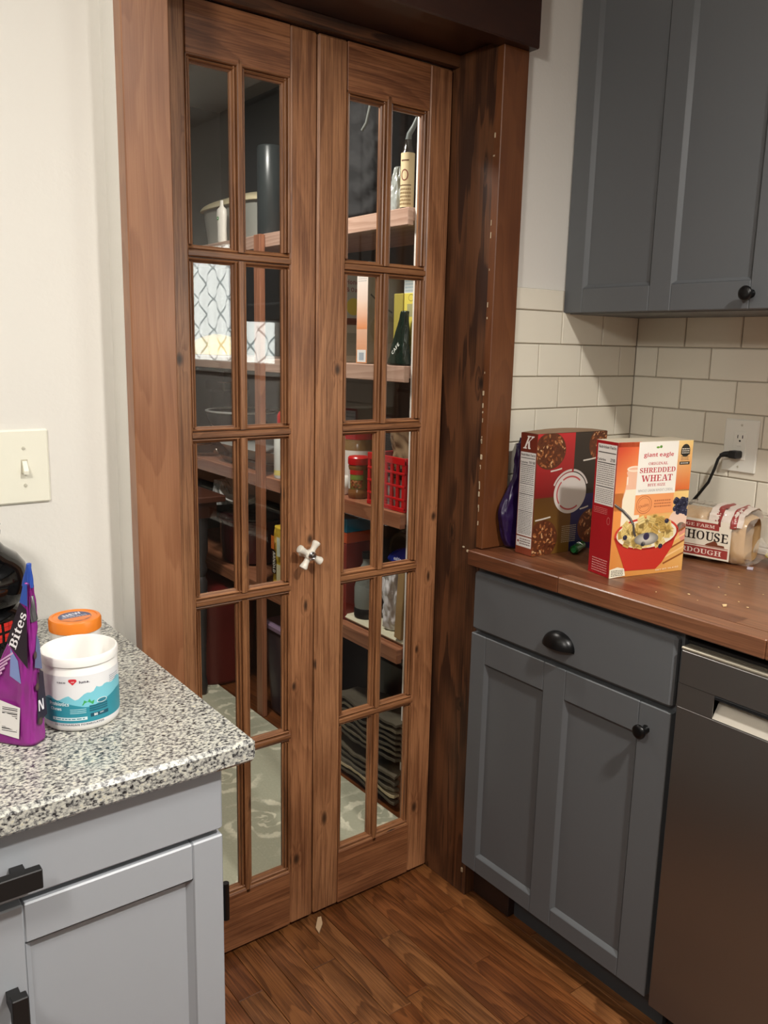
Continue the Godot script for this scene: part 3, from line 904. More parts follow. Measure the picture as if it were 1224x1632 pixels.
func left_run() -> void:
	# speckled granite
	var n := 512
	var a := noise(5, 0.06, 3)
	var b := noise(17, 0.035, 2)
	var cell := FastNoiseLite.new()
	cell.noise_type = FastNoiseLite.TYPE_CELLULAR
	cell.cellular_return_type = FastNoiseLite.RETURN_CELL_VALUE
	cell.frequency = 0.11
	cell.cellular_jitter = 1.0
	cell.domain_warp_enabled = true
	cell.domain_warp_amplitude = 9.0
	cell.domain_warp_frequency = 0.06
	cell.seed = 9
	var bytes := PackedByteArray()
	bytes.resize(n * n * 3)
	var ramp := [C(40, 40, 42), C(86, 86, 86), C(132, 132, 129), C(172, 172, 165), C(200, 199, 188), C(194, 186, 160)]
	for y in n:
		for x in n:
			var v := cell.get_noise_2d(x, y) * 0.5 + 0.5 + a.get_noise_2d(x, y) * 0.32 + b.get_noise_2d(x, y) * 0.25 - 0.03
			var c: Color
			if v < 0.15: c = ramp[0]
			elif v < 0.28: c = ramp[1]
			elif v < 0.45: c = ramp[2]
			elif v < 0.66: c = ramp[3]
			elif v < 0.9: c = ramp[4]
			else: c = ramp[5]
			var o := (y * n + x) * 3
			bytes[o] = int(c.r * 255); bytes[o + 1] = int(c.g * 255); bytes[o + 2] = int(c.b * 255)
	var gm := mat("granite", Color.WHITE, 0.16)
	gm.albedo_texture = tex(Image.create_from_data(n, n, false, Image.FORMAT_RGB8, bytes))
	gm.uv1_scale = Vector3(5.0, 7.6, 1)
	var t := thing("granite_countertop", "speckled grey granite countertop with an eased edge, left of the doorway", "counter", Vector3(-2.6, 0.883, -0.059))
	part("slab", Mb.new().box(Vector3(0, 0, 0), Vector3(1.152, 0.031, 0.622), 0.005), gm, t)
	# lower cabinet under the granite
	t = thing("base_cabinet", "light grey lower cabinet with black bar pulls under the granite", "cabinet", Vector3(-2.6, 0, -0.059))
	var p: Material = M["cabinet left"]
	part("body", Mb.new().box(Vector3(0, 0.1, 0), Vector3(1.116, 0.882, 0.584), 0.001), p, t)
	part("toe_kick", Mb.new().box(Vector3(0, 0, 0.5), Vector3(1.1, 0.1, 0.515)), M["cabinet shaded"], t)
	var dr := Node3D.new()
	dr.name = "drawer"
	dr.position = Vector3(0.5, 0.795, 0.584)
	t.add_child(dr, true)
	part("drawer_front", Mb.new().box(Vector3(0, 0, 0), Vector3(0.613, 0.083, 0.02), 0.003), p, dr)
	var pull := Mb.new().box(Vector3(0.14, 0.023, 0.036), Vector3(0.388, 0.046, 0.048), 0.001)
	for x in [0.155, 0.36]: pull.box(Vector3(x, 0.027, 0.019), Vector3(x + 0.014, 0.042, 0.037))
	part("bar_pull", pull, M["black matt"], dr, "flat black bar pull")
	for k in 2:
		var d := panelled_door(t, Transform3D(Basis.IDENTITY, Vector3(0.826 - 0.292 * k, 0.12, 0.584)), 0.287, 0.667, [[0.046, 0.05, 0.246, 0.618]], p)
		if k == 0:
			var bp := Mb.new().box(Vector3(0.02, 0.37, 0.048), Vector3(0.037, 0.585, 0.06), 0.001)
			for y in [0.385, 0.555]: bp.box(Vector3(0.022, y, 0.018), Vector3(0.035, y + 0.014, 0.049))
			part("bar_pull", bp, M["black matt"], d, "flat black bar pull")
	part("hinge", Mb.new().tube([Vector3(1.121, 0.655, 0.592), Vector3(1.121, 0.708, 0.592)], 0.0045, 10).box(Vector3(1.115, 0.66, 0.57), Vector3(1.119, 0.703, 0.592)), M["black metal"], t, "black barrel hinge")
	# switch plate on the wall
	t = thing("light_switch", "ivory toggle switch plate on the white wall above the granite", "light switch", Vector3(-1.595, 1.186, -0.06))
	part("plate", Mb.new().box(Vector3(-0.078, -0.063, 0), Vector3(0.082, 0.063, 0.0062), 0.0055), M["ivory plastic"], t)
	for x in [0.041, -0.037]:
		var rim := Mb.new()
		rim.box(Vector3(x - 0.0055, -0.0125, 0.006), Vector3(x + 0.0055, 0.0125, 0.0066), 0.0005)
		part("toggle_slot", rim, mat("slot shade", C(196, 190, 172), 0.5), t)
		part("toggle", Mb.new().prism([Vector2(0.0, 0.010), Vector2(0.0, -0.0105), Vector2(0.012, -0.0115), Vector2(0.0125, -0.006), Vector2(0.003, 0.010)], Transform3D(Basis(Vector3(0, 0, 1), Vector3(0, 1, 0), Vector3(-1, 0, 0)), Vector3(x + 0.0038, 0, 0.006)), 0.0076), M["ivory plastic"], t)
		for y in [0.0315, -0.0315]:
			part("screw", Mb.new().lathe([Vector2(0.0032, 0.0), Vector2(0.0028, 0.0012), Vector2(0, 0.0016)], 16, Transform3D(Basis(Vector3.RIGHT, PI / 2), Vector3(x, y, 0.006))).box(Vector3(x - 0.0004, y - 0.0028, 0.0068), Vector3(x + 0.0004, y + 0.0028, 0.0078)), mat("screw head", C(206, 202, 186), 0.35, 0.2), t)

func pouch(h: float, prof: Callable, amp: float, seed_: int, pw := 3.0, nu := 48, nv := 40, lean := Vector2.ZERO, bow := 1.0) -> Mb:
	# a soft bag standing on y = 0; prof(v) gives its half width and half depth at height v
	var nz := noise(seed_, 1.0, 3)
	return Mb.new().grid(nu, nv, func(u: float, v: float) -> Vector3:
		var vv := clampf((v - 0.06) / 0.9, 0.0, 1.0)
		var k := 1.0
		if v < 0.06: k = v / 0.06
		elif v > 0.96: k = (1.0 - v) / 0.04
		var r: Vector2 = prof.call(vv)
		var a := TAU * u
		var ca := cos(a)
		var sa := sin(a)
		var x := signf(ca) * pow(absf(ca), 2.0 / pw) * r.x * k
		var z := signf(sa) * pow(absf(sa), 2.0 / pw) * r.y * k
		var p := Vector3(x, vv * h, z)
		var d := nz.get_noise_3d(ca * 2.2, vv * h * 16.0, sa * 2.2) * amp * k
		if vv < 0.03: d *= 0.2
		p.x += ca * d + lean.x * (1.0 - pow(1.0 - vv, bow))
		p.z += sa * d + lean.y * vv
		return p, true, true)

func sheer(key: String, col: Color, alpha: float, rough := 0.12) -> StandardMaterial3D:
	var m := mat(key, Color(col.r, col.g, col.b, alpha), rough)
	m.transparency = BaseMaterial3D.TRANSPARENCY_ALPHA
	return m

func carton(label: String, lo: Vector3, size: Vector3, col: Color, side: Callable, front: Callable, group := "") -> Node3D:
	# a printed carton with its narrow side to -x and its face to +z
	var t := thing("cereal_box", label, "box", lo + Vector3(size.x / 2, 0, size.z / 2), 0, group)
	part("carton", Mb.new().box(Vector3(-size.x / 2, 0, -size.z / 2), Vector3(size.x / 2, size.y, size.z / 2), 0.0015), mat("card " + label, col, 0.42), t)
	var a := printed(t, func(p: Vector2, l: int) -> Vector3: return Vector3(-size.x / 2 - 0.00012 * l, p.y, -size.z / 2 + p.x))
	side.call(a)
	if a.m.v.size(): part("side_print", a.m, paper(), t)
	a = printed(t, func(p: Vector2, l: int) -> Vector3: return Vector3(-size.x / 2 + p.x, p.y, size.z / 2 + 0.00012 * l))
	front.call(a)
	if a.m.v.size(): part("front_print", a.m, paper(), t)
	return t

func pantry() -> void:
	var w := thing("wall_pantry_right", "grey wall behind the pantry shelves", "wall", Vector3.ZERO, 0, "", "structure")
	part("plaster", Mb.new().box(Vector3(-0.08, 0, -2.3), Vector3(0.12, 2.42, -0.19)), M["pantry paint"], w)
	w = thing("wall_pantry_stub", "pale end wall between the door jamb and the pantry shelves", "wall", Vector3.ZERO, 0, "", "structure")
	part("plaster", Mb.new().box(Vector3(-0.425, 0, -0.43), Vector3(-0.081, 2.42, -0.1905)), M["wall paint"], w)
	w = thing("wall_pantry_back", "dim far wall of the pantry", "wall", Vector3.ZERO, 0, "", "structure")
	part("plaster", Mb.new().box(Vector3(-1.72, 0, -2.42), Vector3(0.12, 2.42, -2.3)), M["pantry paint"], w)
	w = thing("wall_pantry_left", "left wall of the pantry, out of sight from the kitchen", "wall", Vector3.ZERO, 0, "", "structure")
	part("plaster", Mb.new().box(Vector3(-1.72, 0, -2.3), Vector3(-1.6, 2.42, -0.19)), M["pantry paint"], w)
	w = thing("baseboard_pantry", "red-brown baseboard at the foot of the pantry wall stub", "baseboard", Vector3(-0.44, 0, -0.445), 0, "", "structure")
	wbox("board", Vector3(0, 0, 0), Vector3(0.015, 0.11, 0.254), 0.003, 2, "block b", w)
	# a flat ceiling lamp inside the pantry
	var t := thing("pantry_lamp", "flat square lamp on the pantry ceiling, hidden above the door head", "ceiling lamp", Vector3(-1.0, 2.42, -0.75))
	part("housing", Mb.new().box(Vector3(-0.13, -0.03, -0.13), Vector3(0.13, 0.0, 0.13), 0.004), M["white plastic"], t)
	var g := mat("lamp panel glow", C(250, 246, 238), 0.4)
	g.emission_enabled = true; g.emission = C(255, 248, 238); g.emission_energy_multiplier = 2.0
	part("diffuser", Mb.new().box(Vector3(-0.12, -0.036, -0.12), Vector3(0.12, -0.03, 0.12), 0.002), g, t)
	var l := AreaLight3D.new()
	l.name = "pantry_lamp_light"
	l.area_size = Vector2(0.22, 0.22)
	l.light_color = C(255, 248, 238); l.light_energy = 1.6
	l.shadow_enabled = true
	l.position = Vector3(0, -0.04, 0)
	l.rotation.x = -PI / 2
	t.add_child(l)
	# damask rug
	var n := 512
	var bytes := PackedByteArray()
	bytes.resize(n * n * 3)
	var nz := noise(8, 0.11, 2)
	var nw := noise(23, 0.012, 3)
	for y in n:
		for x in n:
			var p := Vector2(fmod(x * 2.0, n) / n - 0.5, fmod(y * 2.0 + (n * 0.5 if x * 2 >= n else 0.0), n) / n - 0.5)
			var r := p.length() + 0.05 * nw.get_noise_2d(x * 2.0, y * 2.0)
			var a := p.angle()
			var s := sin(a * 3.0 + log(r + 0.04) * 9.0) + 0.5 * sin(a * 2.0 - r * 30.0)
			var k := clampf(s * 1.6 - 0.5, 0.0, 1.0) * clampf((0.5 - r) * 7.0, 0.0, 1.0)
			k = clampf(k + 0.25 * nz.get_noise_2d(x, y), 0.0, 1.0)
			var c := C(172, 174, 152).lerp(C(222, 220, 196), k)
			var o := (y * n + x) * 3
			bytes[o] = int(c.r * 255); bytes[o + 1] = int(c.g * 255); bytes[o + 2] = int(c.b * 255)
	var rm := mat("rug", Color.WHITE, 0.95)
	rm.albedo_texture = tex(Image.create_from_data(n, n, false, Image.FORMAT_RGB8, bytes))
	rm.uv1_scale = Vector3(1.7, 1.7, 1)
	t = thing("rug", "pale grey-green damask rug on the pantry floor", "rug", Vector3(-1.55, 0.0, -2.2))
	part("pile", Mb.new().box(Vector3(0, 0.0005, 0), Vector3(1.075, 0.009, 1.99), 0.003), rm, t)
	# shelves on posts along the right wall
	t = thing("pantry_shelving", "four stained wooden shelves on a square post along the pantry wall", "shelving", Vector3(-0.447, 0, -2.25))
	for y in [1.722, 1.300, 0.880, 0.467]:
		wbox("shelf_board", Vector3(0.02, y + 0.012, 0), Vector3(0.365, y + 0.046, 1.818), 0.001, 2, "shelf glare" if y > 1.0 else "shelf wood", t)
		wbox("shelf_edge", Vector3(0, y, 0), Vector3(0.02, y + 0.046, 1.818), 0.002, 2, "shelf glare" if y > 1.0 else "shelf wood", t)
	wbox("post", Vector3(-0.022, 0, 0.985), Vector3(-0.001, 1.765, 1.03), 0.002, 1, "shelf wood", t)
	wbox("post", Vector3(0.3, 0, 0.985), Vector3(0.34, 0.46, 1.03), 0.002, 1, "shelf wood", t)
	# dark side table deep in the pantry
	t = thing("side_table", "dark wooden side table with a turned leg, deep in the pantry", "table", Vector3(-0.62, 0, -1.5))
	var dk := mat("dark wood", C(74, 40, 26), 0.4)
	part("table_top", Mb.new().box(Vector3(-0.75, 0.80, -0.4), Vector3(0.13, 0.825, 0.04), 0.004), dk, t)
	part("apron", Mb.new().box(Vector3(-0.72, 0.735, -0.36), Vector3(0.11, 0.80, 0.0), 0.002), dk, t)
	for q in [[0.05, -0.03], [-0.68, -0.03], [0.05, -0.33], [-0.68, -0.33]]:
		part("leg", Mb.new().lathe([Vector2(0, 0.0095), Vector2(0.014, 0.0095), Vector2(0.02, 0.05), Vector2(0.014, 0.09), Vector2(0.02, 0.3), Vector2(0.026, 0.48), Vector2(0.018, 0.5), Vector2(0.028, 0.53), Vector2(0.02, 0.56), Vector2(0.03, 0.6), Vector2(0.03, 0.735), Vector2(0, 0.735)], 16, Transform3D(Basis.IDENTITY, Vector3(q[0], 0, q[1]))), mat("dark paint", C(44, 42, 42), 0.5), t)

func pantry_goods() -> void:
	var S := [0.0, 1.769, 1.347, 0.927, 0.514]
	var blk := M["black matt"] as StandardMaterial3D
	var nn := func(_v: float) -> Vector2: return Vector2(0.1, 0.1)
	# ---- top shelf
	var t := thing("black_bag", "large black cloth bag with a drawstring on the top pantry shelf, right leaf", "bag", Vector3(-0.27, S[1], -0.74))
	part("cloth", pouch(0.42, func(v: float) -> Vector2: return Vector2(lerpf(0.155, 0.13, v), lerpf(0.105, 0.085, v)), 0.02, 3, 3.5), mat("black cloth", C(13, 13, 14), 0.9), t)
	part("drawstring", Mb.new().tube([Vector3(-0.10, 0.40, 0.09), Vector3(-0.145, 0.36, 0.098), Vector3(-0.162, 0.29, 0.10), Vector3(-0.166, 0.25, 0.09), Vector3(-0.17, 0.232, 0.075)], 0.0042, 8), mat("grey cord", C(92, 96, 92), 0.8), t)
	t = thing("plastic_bag", "small clear twisted plastic bag on the top shelf beside the cream bottle", "bag", Vector3(-0.39, S[1], -0.552))
	part("film", pouch(0.125, func(v: float) -> Vector2: return Vector2(lerpf(0.035, 0.008, pow(v, 1.4)), lerpf(0.035, 0.009, pow(v, 1.4))), 0.008, 9, 2.4), mat("cloudy film", C(150, 156, 152), 0.18), t)
	t = thing("bottle", "slim cream-labelled bottle with dark neck on the top pantry shelf", "bottle", Vector3(-0.40, S[1], -0.50))
	part("glass_body", Mb.new().lathe([Vector2(0, 0), Vector2(0.019, 0), Vector2(0.019, 0.15), Vector2(0.015, 0.158), Vector2(0.011, 0.175), Vector2(0.011, 0.185), Vector2(0, 0.185)], 28), mat("dark bottle", C(34, 30, 26), 0.15), t)
	part("label_wrap", Mb.new().lathe([Vector2(0.0193, 0.008), Vector2(0.0193, 0.15)], 28), mat("cream label", C(206, 190, 150), 0.6), t)
	var a := printed(t, func(p: Vector2, l: int) -> Vector3:
		var an := -PI / 2 + 0.45 + p.x / 0.0194
		return Vector3((0.0195 + 0.0001 * l) * sin(an), p.y, (0.0195 + 0.0001 * l) * cos(an)), 0.004)
	a.ring(0, 0.092, 0.011, 0.015, 0.003, C(120, 58, 44)); a.rect(-0.02, 0.064, 0.02, 0.067, C(110, 84, 60)); a.rect(-0.012, 0.128, 0.012, 0.132, C(110, 84, 60))
	a.greek(-0.02, 0.012, 0.02, 0.06, 5, C(150, 128, 92), rng)
	part("label_print", a.m, paper(), t)
	part("spout", Mb.new().tube([Vector3(0, 0.185, 0), Vector3(0.0, 0.2, 0.004), Vector3(0.005, 0.218, 0.016), Vector3(0.01, 0.24, 0.024)], [0.009, 0.008, 0.007, 0.005], 10), mat("grey plastic", C(96, 104, 102), 0.4), t)
	t = thing("standing_frame", "grey-green frame standing on the top shelf behind the cream bottle", "frame", Vector3(-0.1, S[1], -0.86))
	for q in [[-0.012, 0.0, 0.012, 0.34, 0.0, 0.03], [-0.012, 0.30, 0.012, 0.34, -0.16, 0.0], [-0.012, 0.0, 0.012, 0.34, -0.19, -0.16], [-0.012, 0.0, 0.012, 0.03, -0.16, 0.0]]:
		part("frame_bar", Mb.new().box(Vector3(q[0], q[1], q[4]), Vector3(q[2], q[3], q[5]), 0.002), mat("grey green", C(106, 116, 108), 0.5), t)
	t = thing("canister", "tall dark grey cylinder on the top pantry shelf, left leaf", "canister", Vector3(-0.385, S[1], -1.3))
	part("shell", Mb.new().lathe([Vector2(0, 0), Vector2(0.041, 0), Vector2(0.044, 0.004), Vector2(0.044, 0.293), Vector2(0.041, 0.3), Vector2(0.036, 0.301), Vector2(0.036, 0.295), Vector2(0, 0.295)], 36), mat("dark canister", C(52, 58, 58), 0.3, 0.2), t)
	t = thing("storage_bin", "grey plastic bin with a beige rounded lid on the top shelf", "bin", Vector3(-0.25, S[1], -1.63))
	part("tub", pouch(0.145, func(v: float) -> Vector2: return Vector2(lerpf(0.135, 0.15, v), lerpf(0.22, 0.24, v)), 0.0, 1, 6.0), mat("bin grey", C(150, 152, 144), 0.35), t)
	part("lid", pouch(0.045, func(v: float) -> Vector2: return Vector2(0.16 * sqrt(1.02 - v * v * 0.7), 0.26 * sqrt(1.02 - v * v * 0.7)), 0.0, 1, 5.0).xform(Transform3D(Basis.IDENTITY, Vector3(0, 0.138, 0))), mat("bin lid", C(202, 192, 158), 0.35), t)
	t = thing("lotion_bottle", "white pump bottle with a green mark in front of the grey bin", "bottle", Vector3(-0.4295, S[1], -1.585))
	part("flask", Mb.new().lathe([Vector2(0, 0), Vector2(0.02, 0), Vector2(0.022, 0.006), Vector2(0.021, 0.05), Vector2(0.024, 0.1), Vector2(0.022, 0.118), Vector2(0.01, 0.128), Vector2(0.008, 0.135), Vector2(0.008, 0.15), Vector2(0, 0.15)], 28, Transform3D.IDENTITY, 60.0, 0.7, 1.2), M["white plastic"], t)
	a = printed(t, func(p: Vector2, l: int) -> Vector3: return Vector3(-0.0172 - 0.0001 * l, p.y, p.x), 0.01)
	a.ell(0, 0.085, 0.009, 0.006, C(70, 160, 84)); a.level = 2; a.ell(0, 0.085, 0.006, 0.0025, C(220, 236, 214))
	part("mark", a.m, paper(), t)
	# ---- second shelf
	t = thing("snack_bag", "yellow and brown snack bag lying on the second shelf, left leaf", "bag", Vector3(-0.33, S[2], -1.85))
	part("foil", pouch(0.085, func(v: float) -> Vector2: return Vector2(0.09 * sqrt(maxf(0.02, 1.0 - v * v)), 0.15 * sqrt(maxf(0.02, 1.0 - v * v))), 0.012, 14, 2.6), mat("yellow foil", C(222, 190, 52), 0.25), t)
	part("foil_band", pouch(0.088, func(v: float) -> Vector2: return Vector2(0.0925 * sqrt(maxf(0.02, 1.0 - v * v)), 0.03 * sqrt(maxf(0.02, 1.0 - v * v))), 0.004, 15, 2.6).xform(Transform3D(Basis.IDENTITY, Vector3(-0.003, 0, -0.1))), mat("brown foil", C(58, 40, 30), 0.25), t)
	var G := "cartons on the second pantry shelf"
	var none := func(_a: Art) -> void: pass
	carton("pale grey carton with a yellow disc on the second shelf", Vector3(-0.44, S[2], -0.83), Vector3(0.2, 0.285, 0.05), C(150, 146, 130), none, func(q: Art) -> void:
		q.ell(0.06, 0.17, 0.028, 0.026, C(176, 156, 48)); q.rect(0.03, 0.115, 0.09, 0.135, C(96, 54, 40)); q.txt("Honey", 0.06, 0.245, 0.014, C(120, 60, 50)); q.txt("& Oats", 0.06, 0.222, 0.013, C(120, 60, 50)); q.rect(0.02, 0.02, 0.1, 0.09, C(120, 118, 104)), G)
	carton("cereal box with a white and orange narrow side, second shelf", Vector3(-0.443, S[2], -0.673), Vector3(0.2, 0.292, 0.056), C(130, 122, 110), func(q: Art) -> void:
		q.rect(0.001, 0.001, 0.055, 0.291, C(226, 150, 96), C(240, 238, 232))
		q.level = 2
		q.rect(0.002, 0.1, 0.054, 0.18, C(230, 150, 98), C(238, 214, 194)); q.rect(0.006, 0.004, 0.05, 0.04, C(238, 238, 236)); q.greek(0.006, 0.235, 0.05, 0.285, 8, C(190, 188, 184), rng)
		q.level = 3
		for i in 9: q.rect(0.016 + i * 0.0028, 0.009, 0.0174 + i * 0.0028, 0.032, C(90, 130, 160)), func(q: Art) -> void:
		q.line([Vector2(0.01, 0.2), Vector2(0.05, 0.17), Vector2(0.09, 0.15)], 0.005, C(50, 44, 40)); q.ell(0.06, 0.1, 0.05, 0.045, C(150, 140, 118), C(120, 110, 92)), G)
	carton("olive carton covered in fine print, between the orange and yellow boxes", Vector3(-0.405, S[2], -0.5415), Vector3(0.06, 0.2, 0.042), C(168, 156, 74), none, func(q: Art) -> void:
		q.greek(0.006, 0.05, 0.054, 0.19, 18, C(112, 104, 50), rng, 0.4); q.rect(0.004, 0.04, 0.056, 0.043, C(90, 80, 50)), G)
	carton("tall white carton behind the yellow box on the second shelf", Vector3(-0.33, S[2], -0.592), Vector3(0.2, 0.275, 0.048), C(206, 214, 214), func(q: Art) -> void:
		q.greek(0.006, 0.2, 0.054, 0.265, 7, C(168, 188, 196), rng), none, G)
	carton("yellow pasta box with a barcode on its narrow side, second shelf", Vector3(-0.404, S[2], -0.496), Vector3(0.16, 0.2, 0.061), C(222, 208, 96), func(q: Art) -> void:
		for i in 14: q.rect(0.016 + i * 0.0024, 0.135, 0.0172 + i * 0.0024, 0.17, C(96, 116, 140))
		q.ring(0.032, 0.187, 0.012, 0.010, 0.002, C(150, 140, 70)); q.txt("BASIC", 0.032, 0.07, 0.008, C(120, 104, 44), "Droid Sans", true, 0.0, Transform2D(PI / 2, Vector2.ZERO)), none, G)
	t = thing("coffee_bag", "dark green foil bag leaning at the front right of the second shelf", "bag", Vector3(-0.428, S[2], -0.482))
	part("foil", pouch(0.15, func(v: float) -> Vector2: return Vector2(lerpf(0.02, 0.008, v), lerpf(0.047, 0.012, pow(v, 0.9))), 0.004, 31, 2.6, 48, 40, Vector2(0.0, 0.022)), mat("green foil", C(24, 44, 36), 0.22, 0.2), t)
	a = printed(t, func(p: Vector2, l: int) -> Vector3: return Vector3(-0.0245 + p.y * 0.08 - 0.0005 * l, 0.01 + p.y, p.x + p.y * 0.2), 0.01)
	a.txt("CAFE", 0.004, 0.036, 0.011, C(226, 228, 220), "Droid Sans", true, 0.0, Transform2D(0.9, Vector2.ZERO))
	part("lettering", a.m, paper(), t)
	# ---- third shelf, left
	t = thing("roasting_pan", "black roasting pan on the third shelf under the white dish", "pan", Vector3(-0.27, S[3], -1.5))
	part("pan", pouch(0.03, func(v: float) -> Vector2: return Vector2(lerpf(0.13, 0.15, v), lerpf(0.2, 0.225, v)), 0.0, 1, 6.0), mat("black enamel", C(18, 18, 19), 0.2), t)
	t = thing("steel_tray", "shiny steel tray with a loop handle on the third shelf, left leaf", "tray", Vector3(-0.31, S[3], -1.93))
	part("tray", pouch(0.018, func(v: float) -> Vector2: return Vector2(lerpf(0.11, 0.135, v), lerpf(0.1, 0.13, v)), 0.0, 1, 4.0), mat("polished steel", C(190, 188, 182), 0.18, 1.0), t)
	part("handle", Mb.new().tube([Vector3(-0.06, 0.015, 0.125), Vector3(-0.07, 0.03, 0.145), Vector3(-0.07, 0.034, 0.16), Vector3(-0.06, 0.016, 0.16)], 0.006, 8), M["polished steel"], t)
	t = thing("baking_dish", "white baking dish stacked on the black roasting pan", "dish", Vector3(-0.27, S[3] + 0.031, -1.48))
	part("dish", pouch(0.045, func(v: float) -> Vector2: return Vector2(lerpf(0.12, 0.152, v), lerpf(0.19, 0.24, v)), 0.0, 1, 5.0), mat("white enamel", C(206, 212, 208), 0.15), t)
	t = thing("wok", "large black wok with a pale rim stacked on the white dish", "pan", Vector3(-0.27, S[3] + 0.077, -1.74))
	part("bowl", Mb.new().lathe([Vector2(0, 0), Vector2(0.07, 0.0), Vector2(0.11, 0.03), Vector2(0.142, 0.075), Vector2(0.152, 0.122), Vector2(0.147, 0.118), Vector2(0.136, 0.078), Vector2(0.1, 0.034), Vector2(0.06, 0.008), Vector2(0, 0.008)], 56, Transform3D.IDENTITY, 50.0), mat("black pan", C(20, 20, 20), 0.25), t)
	part("rim", Mb.new().lathe([Vector2(0.1495, 0.112), Vector2(0.1555, 0.116), Vector2(0.1555, 0.12), Vector2(0.1495, 0.122), Vector2(0.146, 0.118), Vector2(0.1495, 0.112)], 56, Transform3D.IDENTITY, 50.0), mat("pan rim", C(206, 208, 204), 0.3, 0.3), t)
	t = thing("coffee_grinder", "dark coffee grinder with a steel top on the third shelf behind the wok", "grinder", Vector3(-0.155, S[3], -2.1))
	part("body", Mb.new().box(Vector3(-0.06, 0, -0.08), Vector3(0.06, 0.26, 0.08), 0.012), mat("grinder", C(48, 52, 54), 0.35, 0.2), t)
	part("hopper", Mb.new().box(Vector3(-0.07, 0.26, -0.1), Vector3(0.06, 0.30, 0.09), 0.006), M["polished steel"], t)
	t = thing("spray_bottle", "white bottle with a red cap at the shelf edge beside the post, left leaf", "bottle", Vector3(-0.415, S[3], -1.17))
	part("flask", Mb.new().lathe([Vector2(0, 0), Vector2(0.024, 0), Vector2(0.026, 0.006), Vector2(0.026, 0.165), Vector2(0.02, 0.185), Vector2(0.011, 0.195), Vector2(0, 0.195)], 28), mat("pale bottle", C(214, 220, 214), 0.3), t)
	part("cap", Mb.new().lathe([Vector2(0, 0.19), Vector2(0.014, 0.19), Vector2(0.015, 0.2), Vector2(0.015, 0.222), Vector2(0.008, 0.236), Vector2(0, 0.24)], 24), mat("red cap", C(176, 28, 34), 0.3), t)
	part("label_band", Mb.new().lathe([Vector2(0.0263, 0.012), Vector2(0.0263, 0.03)], 28), mat("yellow label", C(218, 206, 120), 0.5), t)
	# ---- third shelf, right
	var red := mat("red lid", C(190, 26, 30), 0.3)
	t = thing("peanut_butter_jar", "large jar with a red lid and white label behind the nut jar", "jar", Vector3(-0.29, S[3], -0.865))
	part("glass_body", Mb.new().lathe([Vector2(0, 0), Vector2(0.062, 0), Vector2(0.066, 0.006), Vector2(0.066, 0.15), Vector2(0.06, 0.165), Vector2(0.056, 0.172), Vector2(0, 0.172)], 40), mat("nut butter", C(126, 96, 52), 0.2), t)
	part("label_wrap", Mb.new().lathe([Vector2(0.0664, 0.03), Vector2(0.0664, 0.132)], 40), mat("white label", C(226, 222, 212), 0.45), t)
	part("lid", Mb.new().lathe([Vector2(0, 0.168), Vector2(0.06, 0.168), Vector2(0.0605, 0.19), Vector2(0.058, 0.193), Vector2(0, 0.193)], 40), red, t)
	t = thing("nut_jar", "small jar of nuts with a red lid in front of the red basket's left end", "jar", Vector3(-0.40, S[3], -0.712))
	part("glass_body", Mb.new().lathe([Vector2(0, 0), Vector2(0.029, 0), Vector2(0.032, 0.005), Vector2(0.0325, 0.022), Vector2(0.03, 0.026), Vector2(0.03, 0.092), Vector2(0.032, 0.1), Vector2(0.028, 0.11), Vector2(0, 0.11)], 36), mat("nuts", C(120, 84, 46), 0.2), t)
	part("label_wrap", Mb.new().lathe([Vector2(0.0304, 0.03), Vector2(0.0304, 0.09)], 36), mat("nut label", C(106, 108, 52), 0.4), t)
	a = printed(t, func(p: Vector2, l: int) -> Vector3:
		var an := -PI / 2 + 0.5 + p.x / 0.0306
		return Vector3((0.0306 + 0.0001 * l) * sin(an), p.y, (0.0306 + 0.0001 * l) * cos(an)), 0.004)
	a.rect(-0.024, 0.076, 0.03, 0.09, C(178, 40, 34)); a.rect(-0.012, 0.06, 0.03, 0.074, C(112, 140, 62)); a.rect(-0.03, 0.03, -0.016, 0.09, C(214, 214, 206))
	for i in 40: a.ell(rng.randf_range(-0.012, 0.03), rng.randf_range(0.034, 0.056), rng.randf_range(0.003, 0.005), rng.randf_range(0.002, 0.0035), [C(120, 66, 36), C(158, 92, 52), C(88, 46, 26), C(186, 130, 84)][i % 4], null, 8)
	part("label_print", a.m, paper(), t)
	part("lid", Mb.new().lathe([Vector2(0, 0.106), Vector2(0.0325, 0.106), Vector2(0.0335, 0.112), Vector2(0.0335, 0.127), Vector2(0.03, 0.131), Vector2(0, 0.131)], 36), red, t)
	t = thing("white_jug", "small white round pot standing between the two jars", "pot", Vector3(-0.405, S[3], -0.785))
	part("pot", Mb.new().lathe([Vector2(0, 0), Vector2(0.014, 0), Vector2(0.024, 0.02), Vector2(0.026, 0.035), Vector2(0.018, 0.055), Vector2(0.012, 0.06), Vector2(0, 0.06)], 24), M["white plastic"], t)
	# open red plastic basket
	t = thing("plastic_basket", "bright red plastic lattice basket on the third pantry shelf", "basket", Vector3(-0.435, S[3], -0.616))
	var rp := mat("red plastic", C(186, 20, 26), 0.3)
	var bx := Mb.new()
	var W := Vector3(0.24, 0.155, 0.182)
	part("base", Mb.new().box(Vector3(0.002, 0.0, 0.002), Vector3(W.x - 0.002, 0.006, W.z - 0.002)), rp, t)
